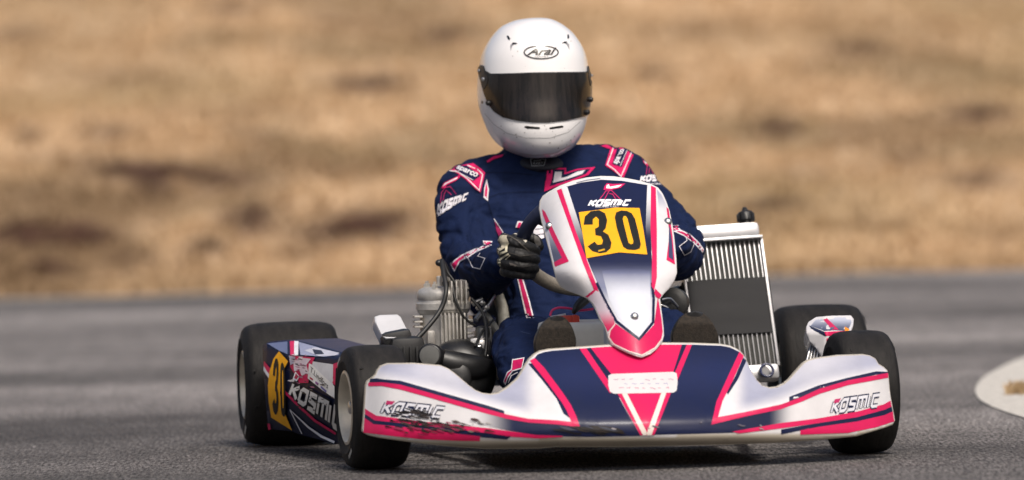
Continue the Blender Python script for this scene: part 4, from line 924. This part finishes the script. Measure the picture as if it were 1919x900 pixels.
bdc(c2([(575, 575), (590, 535), (622, 538), (612, 580)]), w_, 2); bdc(c2([(584, 576), (596, 542), (614, 545), (606, 580)]), SPINK, 3)
# big letters half hidden beside the wheel
bdc([(1000, 424), (1018, 418), (1020, 446), (1004, 450), (1006, 440), (1000, 440)], w_, 2); bdc(stroke([(1003, 430), (1020, 428)], 1.5), SNAVY, 3); bdc(stroke([(1004, 441), (1020, 438)], 1.5), SNAVY, 3)
# chest
c6 = lambda pts: [(x / 4.285 + 1000, y / 4.285 + 270) for x, y in pts]
bdc(c6([(135, 190), (262, 192), (262, 228), (350, 200), (495, 184), (440, 248), (330, 292), (240, 320), (85, 382), (95, 300), (118, 240), (140, 235)]), SPINK, 1)
bdc(c6([(155, 205), (248, 205), (246, 245), (350, 212), (458, 198), (420, 240), (320, 280), (130, 340), (150, 270)]), SNAVY, 2)
bdc(c6([(172, 222), (228, 222), (222, 272), (270, 262), (350, 222), (415, 208), (392, 238), (310, 268), (240, 290), (155, 312)]), w_, 3)
bdc(c6([(108, 215), (122, 215), (118, 280), (98, 330)]), SPINK, 2)
bdc(c6([(618, 28), (700, 28), (822, 48), (770, 160), (722, 275), (690, 256), (640, 215), (575, 172)]), SPINK, 1)
bdc(stroke(c6([(640, 32), (592, 165), (650, 205), (702, 262), (795, 48)]), 1.8), w_, 2)
bdc(c6([(668, 40), (758, 38), (708, 185), (632, 160)]), s2l('1a1c40'), 3)
bdc(text('sparco', c6([(640, 150), (700, 40), (745, 42), (682, 172)]), bold=.03), w_, 4, 4); bdc(stroke(c6([(695, 178), (750, 50)]), 1), w_, 4)
bdc(block_word(c6([(862, 250), (1120, 238), (1125, 292), (858, 305)]), w=.3), w_, 3, 4); bdc(text('RACING KART', c6([(925, 312), (1120, 312), (1120, 328), (922, 326)]), bold=.02), w_, 3, 4)
for q in ([(905, 245), (912, 180), (940, 178), (960, 240)], [(925, 240), (932, 190)], [(945, 180), (985, 245)]): bdc(stroke(c6(q), 1.5), s2l('a02a5c'), 2)
bdc(c6([(870, 115), (890, 118), (915, 160), (960, 175), (950, 190), (905, 172), (885, 150)]), SPINK, 2); bdc(c6([(885, 130), (905, 150), (912, 162), (895, 155)]), w_, 3)
bdc(c6([(1112, 655), (1162, 650), (1178, 686), (1260, 725), (1330, 790), (1368, 845), (1362, 880), (1290, 800), (1200, 735), (1118, 700)]), w_, 2)
bdc(c6([(1114, 662), (1156, 658), (1172, 694), (1260, 735), (1325, 797), (1362, 852), (1358, 862), (1290, 790), (1200, 725), (1118, 688)]), SPINK, 3)
bdc(stroke(c6([(1160, 715), (1225, 745), (1232, 775), (1170, 822), (1212, 895), (1262, 868), (1292, 800), (1230, 750)]), 1.4), w_, 3)
# torso piping, seam at the shoulder top, knee
bdc([(969, 520), (979, 517), (991, 558), (1001, 596), (986, 596), (978, 560)], w_, 2); bdc([(971, 521), (977, 519), (989, 559), (998, 595), (989, 595), (980, 560)], s2l('a81c50'), 3)
bdc([(912, 302), (925, 293), (944, 289), (941, 294), (926, 298), (914, 305)], SPINK, 2)
bdc([(1125, 268), (1140, 272), (1152, 280), (1138, 278), (1122, 272)], SPINK, 2)
c5 = lambda pts: [(x / 5 + 900, y / 5 + 560) for x, y in pts]
bdc(c5([(298, 568), (415, 548), (392, 655), (305, 680), (262, 740), (235, 812), (215, 775), (248, 690), (288, 660)]), w_, 2)
bdc(c5([(306, 577), (405, 558), (385, 645), (300, 670), (255, 730), (232, 795), (224, 770), (256, 696), (296, 668)]), SPINK, 3)
bdc(stroke(c5([(350, 690), (290, 720), (262, 790)]), 1.6), w_, 3)

# short paler strokes on the knee
for k in range(5): bdc(stroke(c5([(370 + 20 * k, 300 + 6 * k), (400 + 18 * k, 316 + 4 * k)]), .8), s2l('3a4666'), 1)
suit.build('body', 'suit', man, base=PB, sharp=0)
col_ = MB(); loft(col_, [sec(1014, 308, .935, .060, .078), sec(1012, 300, .93, .068, .082), sec(1010, 291, .93, .069, .080), sec(1008, 282, .935, .064, .076)], 36)
CSf = Surf(mb=col_); col_.c = [s2l('0e1222')] * len(col_.v)
for P, c, l in (([(956, 289), (975, 294), (974, 300), (959, 298)], s2l('b01c3c'), 1), ([(993, 297), (1024, 298), (1020, 311), (996, 312)], s2l('8d9098'), 1), ([(995, 299), (1022, 299.5), (1018.5, 309.5), (997.5, 310.5)], s2l('101218'), 2)): decal(col_, CSf, P, c, l, 5, .0012)
decal(col_, CSf, text('KART', [(999, 304), (1018, 303.5), (1017, 308), (1000, 308.5)]), s2l('9a9ca4'), 3, 5, .0012); decal(col_, CSf, stroke([(1000, 301.5), (1014, 301)], 1.4), s2l('9a9ca4'), 3, 5, .0012)
col_.build('collar', 'glove', man, base=PB, sharp=0)

# ---- helmet: rows of (height in the picture, centre, half width, front reach, back reach)
HL = .90; HC = K(1000, 165, HL)
rows = [(33.6, 1003, 5, .01, .02), (34.3, 1003, 18, .03, .045), (37, 1001, 33, .05, .07), (42, 999, 46, .068, .092), (50, 998, 60, .088, .115), (64, 999, 75, .110, .138), (84, 999.5, 89, .127, .155), (105, 999.8, 98, .137, .163), (130, 1000, 103, .142, .165), (160, 1000.8, 106.5, .146, .163), (185, 1001, 106, .150, .157), (205, 1001.2, 102, .156, .148),
        (225, 1003, 96.5, .162, .135), (245, 1004, 89, .163, .12), (262, 1005.5, 79, .158, .105), (275, 1007.5, 66.5, .150, .09), (285, 1009, 52, .136, .08), (291, 1010, 38, .122, .07), (295, 1010, 28, .105, .06)]
hm = MB(); RW = catmull([Vector(r) for r in rows], 5) ; n = 96; vs = []
sc_px = 1 / (F / (CK.y * -1 + HL)) 
for q in RW:
    py, cx, hw, fr, bk = q; c = K(cx, py, HL)
    e = 2.15 + .25 * sm(190, 270, py)
    for i in range(n):
        t = 2 * math.pi * i / n; ct, st_ = math.cos(t), math.sin(t); p = 2 / e
        sxx = math.copysign(abs(ct) ** p, ct); syy = math.copysign(abs(st_) ** p, st_)
        # turned a touch with the head
        lx = hw * sc_px * sxx; ly = (bk if syy > 0 else fr) * syy
        vs.append(c + Vector((lx, ly, ly * -.0)))
m_ = len(RW); hm.add(vs, [(j * n + i, (j + 1) * n + i, (j + 1) * n + (i + 1) % n, j * n + (i + 1) % n) for j in range(m_ - 1) for i in range(n)] + [tuple(range(n))], s2l('e2e0e0'))
# inward roll at the neck opening
last = [(m_ - 1) * n + i for i in range(n)]; cbot = sum((hm.v[i] for i in last), Vector()) / n
b0 = len(hm.v); hm.add([cbot + (hm.v[i] - cbot) * .86 + Vector((0, 0, .012)) for i in last], [], s2l('191919')); hm.f += [(last[i], b0 + i, b0 + (i + 1) % n, last[(i + 1) % n]) for i in range(n)]; hm.f.append(tuple(b0 + i for i in range(n))[::-1])
HS = Surf(mb=hm); c1 = lambda pts: [(x / 3 + 860, y / 3 + 20) for x, y in pts]
def hdc(mb, polys, col, layer=1, step=5, off=.0008): decal(mb, HS, polys, col, layer, step, off)
def ell(cx, cy_, a, b, n=36, rot=0): return [(cx + a * math.cos(t) * math.cos(rot) - b * math.sin(t) * math.sin(rot), cy_ + a * math.cos(t) * math.sin(rot) + b * math.sin(t) * math.cos(rot)) for t in [6.2832 * i / n for i in range(n)]]
cx, cyy = 463 / 3 + 860, 234 / 3 + 20
hdc(hm, stroke(ell(cx, cyy, 32, 12.2), 2.2, True), s2l('181618'), 2, 4)
hdc(hm, text('Arai', [(cx - 22, cyy - 9), (cx + 28, cyy - 10), (cx + 25, cyy + 4.5), (cx - 27, cyy + 5)], bold=.012, shear=.3), s2l('100f10'), 2.6, 3)
hdc(hm, text('Arai', [(cx - 21.1, cyy - 9), (cx + 28.9, cyy - 10), (cx + 25.9, cyy + 4.5), (cx - 26.1, cyy + 5)], bold=.012, shear=.3), s2l('100f10'), 2.6, 3)
hdc(hm, text('HELMET', [(cx - 12, cyy + 7), (cx + 14, cyy + 6.8), (cx + 14, cyy + 9.2), (cx - 12, cyy + 9.4)]), s2l('6a686a'), 2.4, 3)
for P in ([(368, 650), (380, 648), (455, 656), (455, 666), (385, 664), (370, 658)], [(510, 657), (580, 646), (588, 650), (585, 658), (515, 667), (508, 664)]): hdc(hm, c1(P), s2l('141314'), 1)
hdc(hm, stroke([(908, 213), (925, 233), (950, 250), (985, 259), (1030, 259), (1065, 248), (1088, 228)], 1.0), s2l('a9a8a8'), 1)
hdc(hm, stroke([(930, 268), (960, 285), (1000, 292), (1040, 288), (1070, 272)], 2.5), s2l('cfcbc6'), 1)
hdc(hm, ell(903.5, 192, 2, 3), s2l('2a2826'), 1); 
for k in range(34):
    x, y = rnd.uniform(925, 1080), rnd.choice([rnd.uniform(60, 130), rnd.uniform(232, 282), rnd.uniform(240, 275)]); q_ = rnd.uniform(.4, 1.1); hdc(hm, ell(x, y, q_ * rnd.uniform(.8, 1.6), q_, 6), rnd.choice([s2l('8a8680'), s2l('a8a49c'), s2l('6a645c')]), 1)
helm = hm.build('helmet', 'helmet', man, base=PB, sharp=60)
# brow vents: little raised scoops
for sgn, P, P2 in ((1, [(268, 142), (278, 140), (289, 158), (284, 167), (276, 162)], [(290, 228), (288, 196), (300, 182), (318, 184), (330, 186), (312, 190), (300, 200)]), (-1, [(610, 134), (618, 134), (621, 152), (614, 162), (609, 152)], [(622, 222), (620, 190), (606, 176), (592, 178), (578, 184), (596, 184), (608, 196)])):
    vm = MB(); decal(vm, HS, c1(P), s2l('1a1a1c'), 2, 4); decal(vm, HS, c1(P2), s2l('8e8d90'), 1, 4)
    decal(vm, HS, c1([(P2[2][0], P2[2][1] - 3), (P2[3][0], P2[3][1] - 4), (P2[4][0], P2[4][1]), (P2[3][0], P2[3][1] + 6), (P2[2][0], P2[2][1] + 10)]), s2l('2a2a2c'), 2, 4); vm.build('vent', 'helmet', helm, base=PB)
VO = c1([(128, 318), (150, 345), (180, 362), (260, 360), (420, 354), (600, 352), (715, 350), (735, 335), (742, 400), (742, 480), (728, 560), (712, 592), (680, 600), (600, 618), (500, 629), (420, 629), (330, 619), (250, 600), (200, 568), (165, 520), (140, 450)])
def shell(name, P, offm, material, rows=3, base=0.0, step=4):
    """a raised lens or plate that follows the helmet"""
    vm = MB(); bm = cut([P], step); pts = {}; bad = set()
    for v_ in bm.verts:
        h = HS.at(v_.co.x, v_.co.y)
        if h is None: bad.add(v_.index); continue
        nn = (h - (HC + Vector((0, .02, 0)))); nn.z = 0; nn = nn.normalized(); pts[v_.index] = (h, nn)
    keep = {}; V = []; Fc = []
    for i in pts: keep[i] = len(V); V.append(pts[i][0] + pts[i][1] * offm)
    nV = len(V)
    for i in pts: V.append(pts[i][0] - pts[i][1] * .001)
    for f in bm.faces:
        ids = [q.index for q in f.verts]
        if any(i in bad for i in ids): continue
        t = [keep[i] for i in ids]; nn = (V[t[1]] - V[t[0]]).cross(V[t[2]] - V[t[0]])
        if nn.dot(kray(959, 450)) > 0: t = t[::-1]
        Fc.append(tuple(t))
    edges = {}
    for t in Fc:
        for a, b in zip(t, t[1:] + t[:1]):
            k = (min(a, b), max(a, b)); edges[k] = None if k in edges else (a, b)
    Fc += [(b, a, a + nV, b + nV) for k, e in edges.items() if e for a, b in (e,)]
    vm.add(V, Fc); bm.free(); return vm.build(name, material, helm, base=PB, sharp=50)
vis = shell('visor', VO, .0035, 'visor', step=3)
shell('visor_seal', c1([(128, 310), (150, 337), (180, 354), (300, 352), (420, 347), (600, 345), (712, 344), (735, 330), (745, 345), (742, 362), (600, 360), (420, 362), (180, 370), (140, 350)]), .0028, 'black_plastic')
shell('visor_pivot', c1([(118, 320), (128, 306), (142, 312), (152, 345), (170, 380), (165, 410), (148, 444), (138, 430), (128, 390), (118, 355)]), .0045, 'black_plastic')
shell('visor_pivot', c1([(722, 292), (738, 296), (742, 350), (742, 400), (732, 424), (722, 380), (720, 330)]), .0045, 'black_plastic')
for px, py, r_ in ((148 / 3 + 860, 386 / 3 + 20, 3.6), (126 / 3 + 860, 338 / 3 + 20, 3.0), (733 / 3 + 860, 365 / 3 + 20, 2.2)):
    s = MB(); h = HS.at(px, py)
    if h is not None:
        nn = (h - HC); nn.z = 0; nn.normalize(); lathe(s, h + nn * .0045, nn + Vector((0, -.6, 0)), [(r_ / 830, 0), (r_ / 830, .003), (r_ / 1200, .004)], 16); s.build('pivot_screw', 'aluminium', helm, base=PB)
for px, py in ((177 / 3 + 860, 520 / 3 + 20), (726 / 3 + 860, 500 / 3 + 20), (708 / 3 + 860, 572 / 3 + 20)):
    s = MB(); h = HS.at(px, py)
    if h is not None: nn = (h - HC); nn.z = 0; nn.normalize(); lathe(s, h + nn * .003, nn, [(.006, 0), (.006, .006), (.0045, .008)], 14); s.build('visor_tab', 'black_plastic', helm, base=PB)

# ---- gloves
def glove(fx, name):
    g = MB(); T = lambda a, b, c: K(fx(a), b, c)
    loft(g, [(T(946, 492, .49), (T(946, 482, .49) - T(946, 502, .49)).normalized(), Y, .032, .030), (T(944, 488, .45), Z, Y, .038, .026), (T(944, 482, .41), Z, Y, .043, .024), (T(950, 480, .375), Z, Y, .043, .020), (T(958, 480, .355), Z, Y, .038, .014)], 24)
    for kn, pip, dip, tip, r in (((946, 450, .362), (975, 458, .332), (1000, 468, .345), (1004, 474, .385), .0130), ((944, 471, .358), (974, 479, .326), (1000, 485, .340), (1003, 488, .385), .0132),
                                 ((944, 491, .360), (974, 498, .330), (999, 502, .342), (1002, 504, .385), .0126), ((947, 509, .368), (974, 514, .340), (994, 516, .350), (997, 516, .388), .0112)):
        tube(g, [T(kn[0] + 4, kn[1], kn[2] + .04), T(*kn), T(*pip), T(*dip), T(*tip)], [r * 1.0, r * 1.08, r, r * .93, r * .8], n=14, k=5, round_ends=True)
    tube(g, [T(948, 468, .42), T(965, 452, .40), T(985, 446, .40), T(1003, 452, .392), T(1010, 462, .388)], [.017, .016, .0145, .0135, .011], n=14, k=5, round_ends=True)
    o = remesh(g, .0017, 3); o.v = [p + q * (.0008 * noise.noise(p * 90) + .0006 * noise.noise(p * 200)) for p, q in zip(o.v, o.n)]
    o.c = [s2l('0f0e0f')] * len(o.v); return o
gv = glove(lambda a: a, 'glove'); GS = Surf(mb=gv)
cg = lambda pts: [(x / 7.5 + 900, y / 7.5 + 420) for x, y in pts]
def gd(P, c, l=1): decal(gv, GS, P, c, l, 3, .0010)
beige = s2l('b5ad98')
gd(cg([(240, 240), (300, 140), (390, 80), (400, 110), (370, 190), (400, 260), (340, 340), (270, 380), (240, 350)]), beige, 1)
gd(stroke(cg([(250, 350), (240, 250), (300, 140), (390, 82)]), 1.5), s2l('c9c2b0'), 2)
gd(cg([(350, 330), (360, 280), (410, 265), (385, 310), (380, 390), (270, 440), (280, 400), (345, 375)]), s2l('c9c2a8'), 2)
gd(stroke(cg([(285, 490), (400, 420)]), 3.4), s2l('bdb69e'), 2); gd(stroke(cg([(355, 500), (420, 440)]), 1.8), s2l('bdb69e'), 2)
gd(cg([(210, 440), (250, 370), (270, 390), (265, 450)]), beige, 1)
for yy in (505, 545, 588): gd(stroke(cg([(208, yy), (285, yy - 4)]), 3.2), s2l('c9c2a8'), 2)
gd(stroke(cg([(470, 120), (530, 130), (650, 250)]), 4.6), s2l('c4beb0'), 2)
for q in ([(505, 165), (545, 130)], [(545, 200), (585, 165)], [(590, 235), (625, 200)]): gd(stroke(cg(q), 1.1), s2l('1a1818'), 3)
gd(stroke(cg([(370, 170), (420, 170), (520, 230), (690, 385)]), 2.0), s2l('4a4540'), 2); gd(cg([(405, 540), (450, 555), (520, 580), (500, 600), (420, 580)]), s2l('5a5450'), 2)
gd(stroke(cg([(400, 400), (560, 450), (780, 430)]), 1.6), s2l('37332f'), 2); gd(stroke(cg([(420, 580), (600, 600), (780, 580)]), 1.6), s2l('2c2927'), 2)
gd(cg([(760, 150), (830, 190), (860, 280), (800, 330), (760, 250)]), s2l('5c5854'), 1)
gv.build('glove', 'glove', man, base=PB, sharp=0)
g2 = glove(lambda a: 2196 - a, 'glove'); g2.build('glove', 'glove', man, base=PB, sharp=0)

# ---- shoes: sole towards the viewer, heel on the floor tray
def shoe(cx, cyb, top, hw, lean):
    s = MB(); rows_ = [(top, .05, .10), (top + 2, .27, .25), (top + 6, .46, .5), (top + 14, .66, .75), (top + 28, .86, .95), (top + 48, 1.0, 1.1), (top + 75, .92, 1.2), (top + 110, .78, 1.3), (top + 145, .72, 1.4), (top + 170, .70, 1.4), (top + 182, .5, 1.2)]
    secs = []
    for i, (py, f, d) in enumerate(rows_):
        c = K(cx + lean * (py - top) / 180, py, -.045 + .02 * (py - top) / 180); secs.append((c + Vector((0, .026 * d, 0)), X, Y, hw * f / 858, .026 * d + .004))
    loft(s, secs, 32, 5); up_ = s.build('shoe', 'black_plastic', man, base=PB, sharp=60)
    q = MB(); P = []
    for sgn in (-1, 1):
        side = [(cx + lean * (py - top) / 180 + sgn * hw * f, py + 1.5) for py, f, d in rows_[1:]]
        P += side[::-1] if sgn == 1 else side
    P = [tuple(p) for p in [pp[:2] for pp in catmull([Vector((a, b, 0)) for a, b in P[::-1]], 3, True)]]
    panel(q, P, lambda x, y: -.062 + .02 * (y - top) / 180 + .30 * ((x - cx) / 860) ** 2 + .02 * (1 - sm(top, top + 25, y)), s2l('2c2018'), back=(0, .012, 0), step=5, rim=1.4, rimcol=s2l('4a463f'))
    q.build('sole', 'sole', up_, base=None if False else PB, sharp=60)
shoe(1044, 760, 592, 37, -8); shoe(1302, 760, 584, 42, 6)
for o in bpy.data.objects:
    if o.type == 'MESH' and o.name.split('.')[0] not in ('hillside', 'race_track', 'dry_grass'): o.data.validate()
